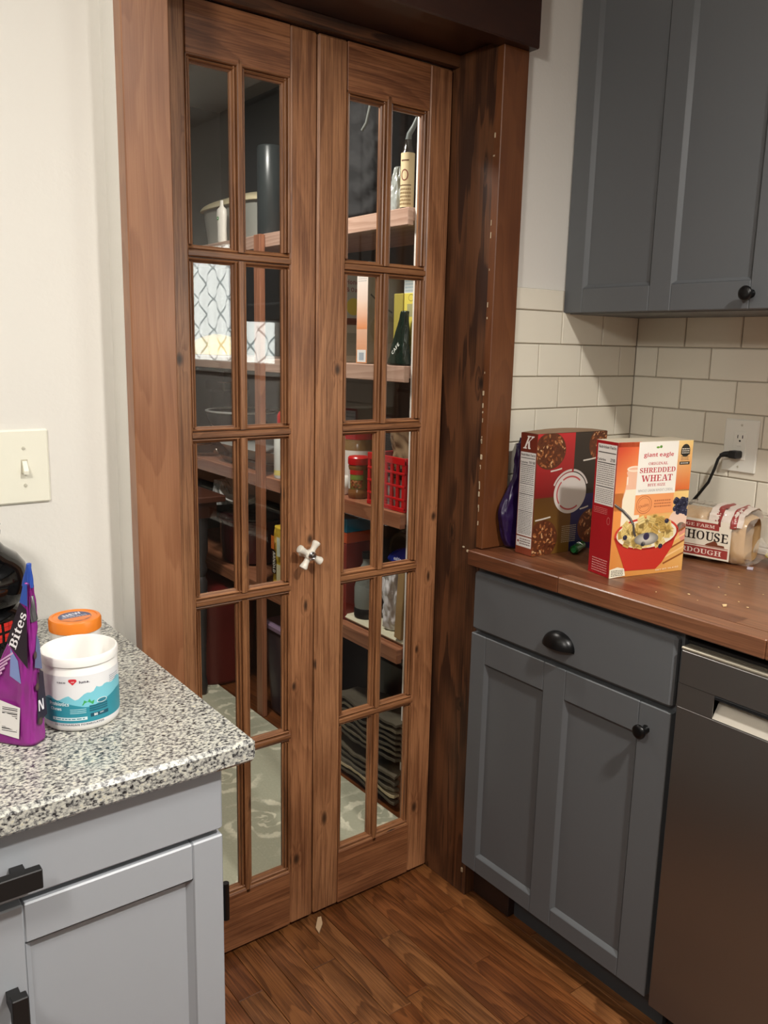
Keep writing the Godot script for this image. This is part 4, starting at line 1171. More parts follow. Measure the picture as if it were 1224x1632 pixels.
	for k in 5:
		var y: float = [0.0, 0.032, 0.07, 0.108, 0.137][k]
		var hh: float = [0.012, 0.007, 0.007, 0.007, 0.02][k]
		bx.box(Vector3(0, y, 0), Vector3(0.008, y + hh, W.z), 0.001, 1).box(Vector3(W.x - 0.008, y, 0), Vector3(W.x, y + hh, W.z), 0.001)
		bx.box(Vector3(0.008, y, 0), Vector3(W.x - 0.008, y + hh, 0.008), 0.001).box(Vector3(0.008, y, W.z - 0.008), Vector3(W.x - 0.008, y + hh, W.z), 0.001)
	for k in 7:
		var z := lerpf(0.0, W.z - 0.013, k / 6.0)
		bx.box(Vector3(0.001, 0.004, z), Vector3(0.007, 0.15, z + 0.013), 0.001).box(Vector3(W.x - 0.007, 0.004, z), Vector3(W.x - 0.001, 0.15, z + 0.013), 0.001)
	for k in 8:
		var x := lerpf(0.002, W.x - 0.016, k / 7.0)
		bx.box(Vector3(x, 0.004, W.z - 0.0075), Vector3(x + 0.014, 0.15, W.z - 0.0005), 0.001).box(Vector3(x, 0.004, 0.0005), Vector3(x + 0.014, 0.15, 0.0075), 0.001)
	part("lattice", bx, rp, t)
	for q in [[-0.403, -0.509, "middle"], [-0.403, -0.552, "leftmost"], [-0.403, -0.466, "rightmost"]]:
		var b := thing("spice_jar", "%s white spice jar with a dark lid inside the red basket" % q[2], "jar", Vector3(q[0], S[3] + 0.0065, q[1]), 0, "spice jars in the red basket")
		part("glass_body", Mb.new().lathe([Vector2(0, 0), Vector2(0.02, 0), Vector2(0.02, 0.075), Vector2(0.015, 0.085), Vector2(0, 0.085)], 24), mat("spice jar", C(206, 202, 196), 0.25), b)
		part("lid", Mb.new().lathe([Vector2(0, 0.085), Vector2(0.018, 0.085), Vector2(0.018, 0.11), Vector2(0, 0.112)], 24), mat("dark lid", C(40, 30, 30), 0.3), b)
	t = thing("paper_bag", "crumpled brown paper bag rising out of the red basket", "bag", Vector3(-0.32, S[3] + 0.0065, -0.526))
	part("paper", pouch(0.25, func(v: float) -> Vector2: return Vector2(lerpf(0.045, 0.07, v), lerpf(0.05, 0.08, v)), 0.012, 44, 3.0), mat("brown paper", C(136, 112, 82), 0.85), t)
	t = thing("appliance", "dark grey square appliance at the back of the third shelf", "appliance", Vector3(-0.12, S[3], -0.62))
	part("housing", Mb.new().box(Vector3(-0.02, 0, -0.25), Vector3(0.035, 0.33, 0.2), 0.01), mat("dark appliance", C(70, 74, 70), 0.4), t)
	part("button", Mb.new().box(Vector3(-0.024, 0.255, 0.06), Vector3(-0.019, 0.285, 0.1), 0.001), blk, t)
	# ---- lowest shelf, left
	t = thing("slow_cooker", "dark red slow cooker pot on the lowest shelf, left leaf", "cooker", Vector3(-0.285, S[4], -1.62))
	part("pot", Mb.new().lathe([Vector2(0, 0), Vector2(0.12, 0), Vector2(0.132, 0.01), Vector2(0.14, 0.1), Vector2(0.142, 0.17), Vector2(0.147, 0.176), Vector2(0.147, 0.184), Vector2(0, 0.184)], 48, Transform3D.IDENTITY, 40.0), mat("dark red enamel", C(62, 18, 20), 0.18), t)
	part("lid", Mb.new().lathe([Vector2(0, 0.184), Vector2(0.143, 0.184), Vector2(0.145, 0.192), Vector2(0.12, 0.204), Vector2(0.05, 0.212), Vector2(0, 0.213)], 48, Transform3D.IDENTITY, 40.0), mat("cooker lid", C(40, 18, 20), 0.12), t)
	t = thing("steel_bowl", "steel bowl lying tilted on the slow cooker lid in plastic film", "bowl", Vector3(-0.32, S[4] + 0.24, -1.62))
	part("bowl", Mb.new().lathe([Vector2(0, -0.03), Vector2(0.05, -0.03), Vector2(0.085, 0.0), Vector2(0.1, 0.035), Vector2(0.104, 0.035), Vector2(0.103, 0.038), Vector2(0.096, 0.036), Vector2(0.08, 0.004), Vector2(0.045, -0.025), Vector2(0, -0.025)], 40, Transform3D(Basis(Vector3(0.6, 0, 0.8).normalized(), 0.55), Vector3(0, 0.045, 0)), 50.0), mat("whitened steel", C(232, 230, 226), 0.4, 0.3), t)  # bowl and film whitened to carry kitchen light that misses them
	part("film", pouch(0.1, func(v: float) -> Vector2: return Vector2(0.05 * (1.0 - v * 0.6), 0.05 * (1.0 - v * 0.6)), 0.02, 71, 2.2).xform(Transform3D(Basis.IDENTITY, Vector3(-0.07, -0.01, -0.09))), sheer("thin film", C(225, 230, 230), 0.35, 0.1), t)
	t = thing("bread_bag", "yellow and orange bread bag marked in black beside the shelf post, left leaf", "bread", Vector3(-0.395, S[4], -1.165))
	part("bag", pouch(0.235, func(v: float) -> Vector2: return Vector2(lerpf(0.04, 0.034, v), lerpf(0.05, 0.045, v)), 0.006, 61, 4.0), mat("yellow bag", C(214, 182, 62), 0.3), t)
	a = printed(t, func(p: Vector2, l: int) -> Vector3: return Vector3(-0.045 - 0.0008 * l, p.y, p.x), 0.01)
	a.rect(-0.03, 0.06, 0.0, 0.145, C(26, 22, 22)); a.rect(-0.035, 0.15, -0.012, 0.2, C(206, 110, 40)); a.rect(0.004, 0.03, 0.032, 0.1, C(224, 216, 176)); a.rect(0.006, 0.13, 0.03, 0.2, C(206, 216, 196))
	a.level = 2
	a.txt("ARNOLD", -0.012, 0.103, 0.017, C(232, 228, 214), "Droid Sans", true, 0.078, Transform2D(-PI / 2, Vector2.ZERO))
	part("bag_print", a.m, paper(), t)
	# ---- lowest shelf, right
	t = thing("chopping_tray", "cream plastic tray under the bottles on the lowest shelf", "tray", Vector3(-0.28, S[4], -0.595))
	part("tray", Mb.new().box(Vector3(-0.14, 0, -0.16), Vector3(0.16, 0.02, 0.161), 0.009), mat("cream plastic", C(218, 214, 186), 0.35), t)
	t = thing("water_jug", "clear plastic bottle with a black base standing on the cream tray", "bottle", Vector3(-0.375, S[4] + 0.0205, -0.69))
	part("shell", Mb.new().lathe([Vector2(0.038, 0.03), Vector2(0.04, 0.05), Vector2(0.04, 0.1), Vector2(0.034, 0.125), Vector2(0.036, 0.14), Vector2(0.022, 0.165), Vector2(0.014, 0.18), Vector2(0.014, 0.2)], 32), mat("cloudy bottle", C(132, 138, 132), 0.16), t)
	part("base", Mb.new().lathe([Vector2(0, 0), Vector2(0.037, 0), Vector2(0.04, 0.006), Vector2(0.04, 0.03), Vector2(0.038, 0.034), Vector2(0, 0.034)], 32), blk, t)
	part("cap", Mb.new().lathe([Vector2(0, 0.2), Vector2(0.0165, 0.195), Vector2(0.0165, 0.215), Vector2(0, 0.216)], 24), blk, t)
	t = thing("white_sack", "white plastic sack folded upright between bottle and cardboard", "bag", Vector3(-0.35, S[4] + 0.0205, -0.545))
	part("film", pouch(0.20, func(v: float) -> Vector2: return Vector2(lerpf(0.05, 0.06, v), lerpf(0.032, 0.04, v)), 0.014, 51, 3.0), mat("white film", C(222, 220, 220), 0.28), t)
	t = thing("cardboard_sheet", "tan cardboard box leaning upright at the right end of the lowest shelf", "box", Vector3(-0.335, S[4] + 0.0205, -0.445))
	t.rotation.x = 0.06
	part("card", Mb.new().box(Vector3(-0.09, 0, -0.032), Vector3(0.12, 0.225, 0.0), 0.002), mat("cardboard", C(158, 128, 84), 0.8), t)
	t = thing("blue_bag", "dark blue snack bag lying across the top of the white sack", "bag", Vector3(-0.36, S[4] + 0.247, -0.503))
	part("foil", pouch(0.036, func(v: float) -> Vector2: return Vector2(0.05 * sqrt(maxf(0.03, 1.0 - v * v)), 0.066 * sqrt(maxf(0.03, 1.0 - v * v))), 0.008, 91, 2.4), mat("blue foil", C(26, 44, 140), 0.2), t)
	a = printed(t, func(p: Vector2, l: int) -> Vector3: return Vector3(-0.0535 + p.y * 0.25 - 0.0008 * l, 0.001 + p.y, p.x), 0.01)
	a.txt("saltine", 0.02, 0.014, 0.009, C(226, 230, 240), "Droid Serif", true)
	part("lettering", a.m, paper(), t)
	t = thing("cardboard_tube", "wide dark cardboard tube lying at the back of the lowest shelf", "tube", Vector3(-0.2, S[4] + 0.235, -0.63))
	part("tube", Mb.new().lathe([Vector2(0.046, -0.07), Vector2(0.056, -0.07), Vector2(0.056, 0.09), Vector2(0.046, 0.09), Vector2(0.046, -0.07)], 40, Transform3D(Basis(Vector3.BACK, PI / 2 - 0.1), Vector3.ZERO)), mat("tube card", C(92, 80, 62), 0.7), t)
	part("stand", Mb.new().box(Vector3(-0.03, -0.214, -0.06), Vector3(0.09, -0.067, 0.06), 0.002), mat("tube box", C(40, 36, 34), 0.7), t)
	for q in [["red and grey carton at the left end of the lowest shelf, right leaf", 0.0, 0.255, C(132, 46, 34)], ["small orange carton on top of the red carton, lowest shelf", 0.256, 0.035, C(196, 84, 44)], ["small blue carton topmost of the pile on the lowest shelf", 0.292, 0.045, C(40, 120, 150)]]:
		t = thing("food_carton", q[0], "box", Vector3(-0.36, S[4] + q[1], -0.825), 0, "pile of cartons on the lowest shelf")
		part("carton", Mb.new().box(Vector3(-0.06, 0, -0.06), Vector3(0.06, q[2], 0.08), 0.002), mat(q[0], q[3], 0.4), t)
		a = printed(t, func(p: Vector2, l: int) -> Vector3: return Vector3(-0.06 - 0.00012 * l, p.y, p.x), 0.02)
		a.rect(-0.05, q[2] * 0.3, 0.04, q[2] * 0.75, (q[3] as Color).lightened(0.35)); a.level = 2; a.greek(-0.045, q[2] * 0.35, 0.035, q[2] * 0.7, 2, (q[3] as Color).darkened(0.3), rng)
		part("carton_print", a.m, paper(), t)
	t = thing("clear_bag", "crumpled clear plastic bag in front of the red carton", "bag", Vector3(-0.435, S[4], -0.79))
	part("film", pouch(0.165, func(v: float) -> Vector2: return Vector2(0.012, lerpf(0.04, 0.022, v)), 0.006, 57, 2.4), mat("cloudy film", C(150, 156, 152), 0.18), t)
	# ---- floor
	t = thing("storage_tote", "dark lidded tote on the floor under the lowest shelf, right leaf", "tote", Vector3(-0.185, 0.0, -0.63))
	part("tub", pouch(0.36, func(v: float) -> Vector2: return Vector2(lerpf(0.07, 0.09, v), lerpf(0.2, 0.22, v)), 0.0, 1, 7.0), mat("dark tote", C(38, 34, 36), 0.4), t)
	part("lid", Mb.new().box(Vector3(-0.095, 0.36, -0.225), Vector3(0.095, 0.385, 0.225), 0.008), mat("dark tote lid", C(56, 50, 52), 0.4), t)
	t = thing("storage_tote", "tote with a pale purple lid beside the shelf post, left leaf", "tote", Vector3(-0.33, 0.0, -1.17))
	part("tub", pouch(0.34, func(v: float) -> Vector2: return Vector2(lerpf(0.08, 0.1, v), lerpf(0.11, 0.125, v)), 0.0, 1, 7.0), mat("smoky tote", C(52, 48, 58), 0.3), t)
	part("lid", Mb.new().box(Vector3(-0.105, 0.34, -0.13), Vector3(0.105, 0.365, 0.13), 0.006), mat("purple lid", C(132, 112, 136), 0.35), t)
	t = thing("floor_bin", "dark red bin on the floor deep in the pantry, left leaf", "bin", Vector3(-0.42, 0.0, -1.72))
	part("tub", pouch(0.42, func(v: float) -> Vector2: return Vector2(lerpf(0.13, 0.16, v), lerpf(0.14, 0.17, v)), 0.0, 1, 3.0), mat("dark red bin", C(92, 24, 22), 0.4), t)
	for k in 12:
		var col: Color = [C(92, 84, 68), C(76, 70, 58), C(104, 96, 78), C(84, 78, 64)][k % 4]
		if k == 1: col = C(190, 174, 140)
		t = thing("folded_bag", "%s in the sloping pile on the pantry floor" % (["folded brown paper bag lowest", "pale folded paper bag second from the bottom"][k] if k < 2 else "folded brown paper bag, %s," % ["third from the bottom", "fourth from the bottom", "fifth from the bottom", "sixth from the bottom", "sixth from the top", "fifth from the top", "fourth from the top", "third from the top", "second from the top", "topmost"][k - 2]), "paper bag", Vector3(-0.375, 0.01 + k * 0.02, -0.55), 0.0, "folded paper bags on the pantry floor")
		var nz := noise(200, 1.0, 2)
		var f := func(u: float, v: float, up: float) -> Vector3:
			var x := lerpf(-0.085, 0.085, u)
			var z := lerpf(-0.2, 0.14, v)
			return Vector3(x, 0.006 + up + 0.07 * clampf((z + 0.02) * 3.0, 0.0, 1.0) * (0.25 + 0.02 * k) + nz.get_noise_2d(x * 9.0 + 0.15 * k, z * 9.0) * 0.012 + (0.03 * (1.0 - u) if k > 4 else 0.0), z)
		var m := Mb.new()
		m.grid(14, 16, func(u: float, v: float) -> Vector3: return f.call(u, v, 0.008), false, true)
		m.grid(14, 16, func(u: float, v: float) -> Vector3: return f.call(u, v, 0.0), false, false)
		m.grid(14, 1, func(u: float, v: float) -> Vector3: return f.call(u, 1.0, 0.008 * v))
		m.grid(16, 1, func(u: float, v: float) -> Vector3: return f.call(0.0, u, 0.008 * v))
		part("paper", m, mat("bag paper %d" % (k if k == 1 else 10 + k % 4), col, 0.85), t)

func counter_goods() -> void:
	var Y := 0.9285
	# ---- cereal carton with four bowls of flakes on a divided back
	var t := thing("cereal_box", "cereal box with a white disc on red, black, gold and blue panels", "box", Vector3(-0.503, Y, 0.133) + Basis(Vector3.UP, -0.06) * Vector3(0.1125, 0, -0.028), -0.06)
	var w := 0.225
	var d := 0.056
	var h := 0.284
	part("carton", Mb.new().box(Vector3(-w / 2, 0, -d / 2), Vector3(w / 2, h, d / 2), 0.0012), mat("brown card", C(118, 62, 42), 0.4), t)
	var lip := Mb.new()
	lip.grid(10, 1, func(u: float, v: float) -> Vector3: return Vector3(lerpf(-w / 2, w / 2, u), h + 0.0008 + 0.005 * sin(PI * u) * v, d / 2 - v * 0.05), false)
	lip.grid(10, 1, func(u: float, v: float) -> Vector3: return Vector3(lerpf(-w / 2, w / 2, u), h + 0.0004 + 0.0045 * sin(PI * u) * v, d / 2 - v * 0.05), false, true)
	part("flap", lip, mat("raw card", C(150, 122, 96), 0.7), t)
	var a := printed(t, func(p: Vector2, l: int) -> Vector3: return Vector3(clampf(p.x, 0.0, w) - w / 2, clampf(p.y, 0.0, h), d / 2 + 0.00012 * l), 0.03)
	a.rect(0, h * 0.48, w * 0.53, h, C(120, 24, 26), C(196, 48, 50)); a.rect(w * 0.53, h * 0.48, w, h, C(46, 36, 32), C(60, 50, 44))
	a.rect(0, 0, w * 0.53, h * 0.48, C(120, 86, 34), C(92, 60, 24)); a.rect(w * 0.53, 0, w, h * 0.48, C(30, 30, 66), C(36, 38, 92))
	for q in [[0.18, 0.86, 0.05, 0.043], [0.9, 0.89, 0.036, 0.04], [0.14, 0.13, 0.047, 0.047], [0.84, 0.2, 0.045, 0.042]]:
		a.level = 2
		a.ell(q[0] * w, q[1] * h, q[2], q[3], C(96, 50, 30))
		for i in 90:
			a.level = 3 + i / 30
			var an := rng.randf() * TAU
			var rr := sqrt(rng.randf()) * 0.9
			var c := Vector2(q[0] * w + cos(an) * rr * q[2], q[1] * h + sin(an) * rr * q[3])
			var s := rng.randf_range(0.003, 0.0065)
			var tr := Transform2D(rng.randf() * TAU, c)
			a.poly([tr * Vector2(-s, -s * 0.3), tr * Vector2(-s * 0.2, -s * 0.5), tr * Vector2(s, -s * 0.1), tr * Vector2(s * 0.6, s * 0.4), tr * Vector2(-s * 0.5, s * 0.45)], [C(138, 78, 44), C(168, 106, 62), C(112, 60, 34), C(190, 134, 88), C(84, 42, 26), C(212, 170, 124)][[0, 1, 2, 2, 4, 0, 1, 3, 4, 5][i % 10]])
	a.level = 3
	a.ell(w * 0.5, h * 0.5, 0.053, 0.049, C(214, 206, 200), null, 48)
	a.level = 4
	for k in [0, 1, 2]:
		a.ring(w * 0.5, h * 0.5, 0.045, 0.041, 0.004, C(186, 84, 84), PI * 0.25 + k * 1.57, PI * 0.7 + k * 1.57, 12)
	a.ring(w * 0.5, h * 0.5, 0.0605, 0.0565, 0.005, C(206, 196, 190), 0.35, 1.45, 16)
	a.ring(w * 0.5, h * 0.5, 0.0605, 0.0565, 0.005, C(206, 196, 190), 1.55, 2.75, 16)
	for q in [[0.28, 0.7, 0.018], [0.77, 0.77, 0.024], [0.13, 0.305, 0.024], [0.72, 0.36, 0.014]]:
		a.line([Vector2(q[0] * w - q[2], q[1] * h - 0.002), Vector2(q[0] * w, q[1] * h), Vector2(q[0] * w + q[2], q[1] * h + 0.003)], 0.0035, C(214, 206, 196))
	a.greek(w * 0.41, h * 0.08, w * 0.62, h * 0.23, 9, C(176, 164, 140), rng, 0.35)
	part("front_print", a.m, paper(), t)
	a = printed(t, func(p: Vector2, l: int) -> Vector3: return Vector3(-w / 2 - 0.00012 * l, p.y, p.x - d / 2), 0.03)
	a.rect(0.001, 0.001, d - 0.001, h - 0.001, C(134, 66, 44), C(110, 46, 32))
	a.level = 2
	a.rect(0.003, 0.045, d - 0.003, h * 0.845, C(222, 220, 216)); a.rect(0.003, 0.018, d - 0.003, 0.042, C(224, 222, 218))
	a.level = 3
	a.txt("K", d * 0.5, h * 0.925, 0.03, C(236, 230, 224), "Droid Serif", true, 0.024, Transform2D(Vector2(1, 0), Vector2(0.45, 1.0), Vector2.ZERO))
	a.txt("Nutrition Facts", d * 0.5, h * 0.825, 0.0052, C(30, 28, 28), "Droid Sans", true, d - 0.01)
	for y in [0.795, 0.74, 0.585, 0.5, 0.36]: a.rect(0.005, h * y, d - 0.005, h * y + 0.0014, C(30, 28, 28))
	a.txt("Calories", 0.016, h * 0.763, 0.0045, C(30, 28, 28)); a.txt("110 160", d - 0.015, h * 0.765, 0.0062, C(30, 28, 28), "Droid Sans", true, 0.02)
	a.greek(0.006, h * 0.595, d - 0.006, h * 0.735, 9, C(120, 118, 116), rng, 0.45); a.greek(0.006, h * 0.37, d - 0.006, h * 0.575, 13, C(140, 138, 136), rng, 0.4)
	a.greek(0.006, h * 0.17, d - 0.006, h * 0.355, 14, C(110, 108, 106), rng, 0.45); a.greek(0.014, 0.022, d - 0.006, 0.039, 3, C(120, 100, 96), rng, 0.5); a.ell(0.009, 0.03, 0.003, 0.003, C(150, 60, 50), null, 10)
	part("side_print", a.m, paper(), t)
	# ---- shredded wheat carton
	t = thing("cereal_box", "orange and white shredded wheat box with a red bowl, in front of the tiled corner", "box", Vector3(-0.5, Y, 0.352) + Basis(Vector3.UP, -0.21) * Vector3(0.101, 0, -0.0345), -0.21)
	w = 0.2025; d = 0.069; h = 0.288
	part("carton", Mb.new().box(Vector3(-w / 2, 0, -d / 2), Vector3(w / 2, h, d / 2), 0.0012), mat("pale card", C(202, 190, 168), 0.4), t)
	var W := w
	var H := h
	var D := d
	a = printed(t, func(p: Vector2, l: int) -> Vector3: return Vector3(clampf(p.x, 0.0, W) - W / 2, clampf(p.y, 0.0, H), D / 2 + 0.00012 * l), 0.01)
	var U := func(x: float, y: float) -> Vector2: return Vector2(x * W, (1.0 - y) * H)
	a.rect(0, 0, w, h * 0.63, C(206, 132, 62), C(226, 166, 92), C(246, 214, 138), C(244, 150, 74))
	a.rect(0, h * 0.5, w * 0.3, h, C(244, 158, 84), C(250, 196, 120), C(236, 106, 56), C(196, 40, 24))
	a.rect(w * 0.78, h * 0.62, w, h, C(216, 96, 34), C(224, 104, 36), C(240, 204, 128), C(244, 214, 150))
	a.rect(0, h * 0.965, w * 0.3, h, C(222, 84, 46), C(236, 130, 76), C(236, 130, 76), C(222, 84, 46))
	a.level = 2
	# milk bottle
	a.poly([U.call(0.10, 0.66), U.call(0.10, 0.42), U.call(0.135, 0.33), U.call(0.15, 0.25), U.call(0.135, 0.22), U.call(0.16, 0.19), U.call(0.32, 0.19), U.call(0.34, 0.22), U.call(0.34, 0.66)], C(240, 190, 160))
	a.level = 3
	a.poly([U.call(0.105, 0.66), U.call(0.105, 0.42), U.call(0.14, 0.345), U.call(0.34, 0.345), U.call(0.34, 0.66)], C(244, 234, 208))
	a.ring(0.235 * w, 0.805 * h, 0.1 * w, 0.022 * h, 0.004, C(248, 226, 200)); a.line([U.call(0.15, 0.25), U.call(0.15, 0.31)], 0.004, C(250, 228, 206))
	# white title panel
	a.level = 4
	a.rect(w * 0.27, h * 0.612, w * 0.80, h * 0.998, C(244, 240, 230))
	a.rect(w * 0.27, h * 0.462, w * 0.79, h * 0.609, C(242, 160, 98))
	a.level = 5
	var rd := C(186, 36, 52)
	a.ell(0.52 * w, 0.956 * h, 0.0045, 0.0022, C(110, 160, 60)); a.ell(0.56 * w, 0.96 * h, 0.0035, 0.003, C(90, 146, 50))
	a.txt("giant eagle", 0.54 * w, 0.905 * h, 0.0085, C(196, 44, 60), "Droid Sans", true, 0.4 * w)
	a.txt("ORIGINAL", 0.54 * w, 0.838 * h, 0.0058, rd, "Droid Serif", true, 0.26 * w)
	a.txt("SHREDDED", 0.54 * w, 0.79 * h, 0.0105, rd, "Droid Serif", true, 0.48 * w)
	a.txt("WHEAT", 0.54 * w, 0.73 * h, 0.0135, rd, "Droid Serif", true, 0.42 * w)
	a.txt("BITE SIZE", 0.54 * w, 0.68 * h, 0.0055, rd, "Droid Serif", true, 0.24 * w)
	a.txt("WHOLE GRAIN WHEAT CEREAL", 0.535 * w, 0.64 * h, 0.0054, C(150, 148, 146), "Droid Sans", false, 0.47 * w)
	a.ring(0.395 * w, 0.535 * h, 0.021, 0.0195, 0.0012, C(176, 96, 56), 0.0, TAU, 36); a.ring(0.395 * w, 0.535 * h, 0.0165, 0.015, 0.0008, C(176, 96, 56), 0.0, TAU, 36)
	a.txt("Quality", 0.395 * w, 0.53 * h, 0.0055, C(176, 96, 56), "Droid Serif", true, 0.027, Transform2D(0.15, Vector2.ZERO))
	a.greek(0.53 * w, 0.505 * h, 0.76 * w, 0.57 * h, 3, C(190, 110, 66), rng, 0.5)
	a.ell(0.90 * w, 0.925 * h, 0.0125, 0.014, C(38, 34, 32)); a.rect(0.838 * w, 0.895 * h, 0.962 * w, 0.925 * h, C(38, 34, 32)); a.rect(0.83 * w, 0.82 * h, 0.97 * w, 0.842 * h, C(38, 34, 32))
	a.level = 6
	a.greek(0.85 * w, 0.90 * h, 0.95 * w, 0.945 * h, 3, C(214, 206, 190), rng, 0.5); a.greek(0.845 * w, 0.824 * h, 0.955 * w, 0.838 * h, 1, C(214, 206, 190), rng, 0.5); a.greek(0.845 * w, 0.85 * h, 0.955 * w, 0.885 * h, 3, C(140, 120, 90), rng, 0.4)
	# blueberries over a small pale bowl
	a.level = 3
	a.ell(0.9 * w, 0.4 * h, 0.03, 0.024, C(238, 206, 184)); a.ell(0.97 * w, 0.3 * h, 0.012, 0.02, C(226, 150, 130)); a.ell(0.93 * w, 0.345 * h, 0.012, 0.01, C(60, 70, 44))
	for i in 34:
		a.level = 4 + i % 3
		var c: Vector2 = U.call(rng.randf_range(0.82, 1.0), rng.randf_range(0.44, 0.555))
		a.ell(c.x, c.y, 0.0062, 0.0062, C(26, 28, 50), C(44, 48, 78), 14)
		a.ell(c.x - 0.0015, c.y + 0.0025, 0.0018, 0.0014, C(150, 156, 184), null, 8)
	# wooden boards at the lower right
	for i in 5: a.line([U.call(0.72, 0.93 - i * 0.045), U.call(1.0, 0.86 - i * 0.05)], 0.004, [C(150, 84, 36), C(244, 200, 140)][i % 2])
	# bowl of biscuits
	a.level = 7
	a.poly([U.call(0.03, 0.70), U.call(0.10, 0.80), U.call(0.17, 0.90), U.call(0.20, 0.955), U.call(0.62, 0.965), U.call(0.70, 0.92), U.call(0.83, 0.80), U.call(0.90, 0.66)], C(196, 48, 38))
	a.ell(0.465 * w, 0.315 * h, 0.088, 0.036, C(206, 62, 48), null, 44)
	a.level = 8
	a.ell(0.465 * w, 0.315 * h, 0.082, 0.0315, C(240, 232, 210), null, 44)
	for i in 84:
		a.level = 9 + (i * 4) / 84
		var an := rng.randf() * TAU
		var rr := sqrt(rng.randf()) * 0.88
		var c := Vector2(0.465 * w + cos(an) * rr * 0.082, 0.325 * h + sin(an) * rr * 0.036 - 0.001)
		var s := rng.randf_range(0.0075, 0.0105)
		var tr := Transform2D(rng.randf() * TAU, c)
		var e := rng.randf_range(0.62, 0.9)
		var col: Color = [C(228, 200, 124), C(214, 180, 100), C(238, 216, 150), C(196, 160, 84), C(222, 192, 116)][i % 5]
		a.poly([tr * Vector2(-s, -s * e), tr * Vector2(s, -s * e), tr * Vector2(s, s * e), tr * Vector2(-s, s * e)], col)
		a.line([tr * Vector2(-s * 0.9, -s * e * 0.4), tr * Vector2(s * 0.9, -s * e * 0.35)], 0.0012, col.darkened(0.2))
		a.line([tr * Vector2(-s * 0.9, s * e * 0.3), tr * Vector2(s * 0.9, s * e * 0.35)], 0.0012, col.darkened(0.16))
	a.level = 13
	for q in [[0.17, 0.70], [0.42, 0.76], [0.66, 0.79], [0.72, 0.60]]:
		var c: Vector2 = U.call(q[0], q[1])
		a.ell(c.x, c.y, 0.006, 0.0055, C(24, 24, 44), C(40, 42, 70), 14); a.ell(c.x - 0.001, c.y + 0.002, 0.0018, 0.0014, C(150, 156, 180), null, 8)
	a.line([U.call(0.0, 0.45), U.call(0.12, 0.50), U.call(0.22, 0.56), U.call(0.27, 0.61), U.call(0.28, 0.66), U.call(0.31, 0.70)], 0.0055, C(70, 66, 62))
	a.line([U.call(0.0, 0.445), U.call(0.12, 0.495), U.call(0.22, 0.555), U.call(0.26, 0.60)], 0.0018, C(226, 222, 214))
	a.ell(0.46 * w, 0.275 * h, 0.033, 0.014, C(226, 220, 206), C(120, 116, 108), 30)
	a.level = 14
	a.ell(0.455 * w, 0.295 * h, 0.0085, 0.008, C(30, 28, 56), C(58, 50, 84), 18)
	a.poly([U.call(0.0, 1.0), U.call(0.0, 0.935), U.call(0.1, 0.92), U.call(0.19, 0.935), U.call(0.21, 0.99)], C(236, 228, 206))
	a.level = 15
	a.greek(0.02 * w, 0.012 * h, 0.18 * w, 0.06 * h, 4, C(60, 54, 46), rng, 0.45)
	a.txt("NET WT 16.4 OZ", 0.78 * w, 0.03 * h, 0.0032, C(244, 226, 190), "Droid Sans", true, 0.32 * w, Transform2D(0.04, Vector2.ZERO))
	part("front_print", a.m, paper(), t)
	a = printed(t, func(p: Vector2, l: int) -> Vector3: return Vector3(-W / 2 - 0.00012 * l, p.y, p.x - D / 2), 0.03)
	a.rect(0.0005, 0.0005, d - 0.0005, h - 0.0005, C(170, 24, 34), C(160, 22, 30))
	a.level = 2
	a.rect(0.006, h * 0.53, d - 0.003, h * 0.975, C(230, 226, 220))
	a.level = 3
	a.txt("Nutrition Facts", d * 0.52, h * 0.955, 0.0058, C(40, 34, 34), "Droid Sans", true, d - 0.014)
	for y in [0.91, 0.835, 0.66]: a.rect(0.008, h * y, d - 0.005, h * y + 0.0018, C(40, 34, 34))
	a.txt("Calories", 0.02, h * 0.862, 0.005, C(40, 34, 34)); a.txt("210", d - 0.014, h * 0.865, 0.0066, C(40, 34, 34))
	a.greek(0.009, h * 0.675, d - 0.006, h * 0.83, 10, C(130, 124, 120), rng, 0.42); a.greek(0.009, h * 0.54, d - 0.006, h * 0.65, 8, C(140, 134, 130), rng, 0.42)
	a.greek(0.006, h * 0.46, d * 0.72, h * 0.51, 4, C(206, 120, 116), rng, 0.4); a.greek(0.012, h * 0.02, d - 0.008, h * 0.13, 6, C(222, 160, 154), rng, 0.4); a.ring(d * 0.8, h * 0.42, 0.005, 0.008, 0.001, C(206, 120, 116))
	part("side_print", a.m, paper(), t)
	# ---- loaf of sliced bread in a printed bag
	t = thing("bread_loaf", "bagged sourdough loaf with a white and red label, right of the shredded wheat box", "bread", Vector3(-0.132, Y, 0.335), 0.17)
	var nz := noise(77, 1.0, 3)
	var loaf := func(gx: float, gy: float, amp: float, zl: float) -> Callable:
		return func(u: float, v: float) -> Vector3:
			var k := 1.0
			var vv := v
			if v < 0.12: k = sin(v / 0.12 * PI / 2)
			elif v > 0.88: k = sin((1.0 - v) / 0.12 * PI / 2)
			k = pow(k, 0.55)
			var an := TAU * u
			var ca := cos(an)
			var sa := sin(an)
			var x := signf(ca) * pow(absf(ca), 0.5) * gx * (1.0 + 0.08 * sa)
			var y := gy * (1.0 + signf(sa) * pow(absf(sa), 0.5) * (1.0 + 0.1 * (1.0 - ca * ca)))
			var wr := nz.get_noise_3d(ca * 1.5, sa * 1.5, vv * 9.0) * amp
			return Vector3((x + ca * wr) * lerpf(0.86, 1.0, k), maxf(0.0003, (y - gy + sa * wr) * lerpf(0.86, 1.0, k) + gy), (vv - 0.5) * zl)
	part("bread", Mb.new().grid(48, 40, loaf.call(0.055, 0.053, 0.002, 0.225), true, true), mat("crust", C(206, 168, 118), 0.6), t)
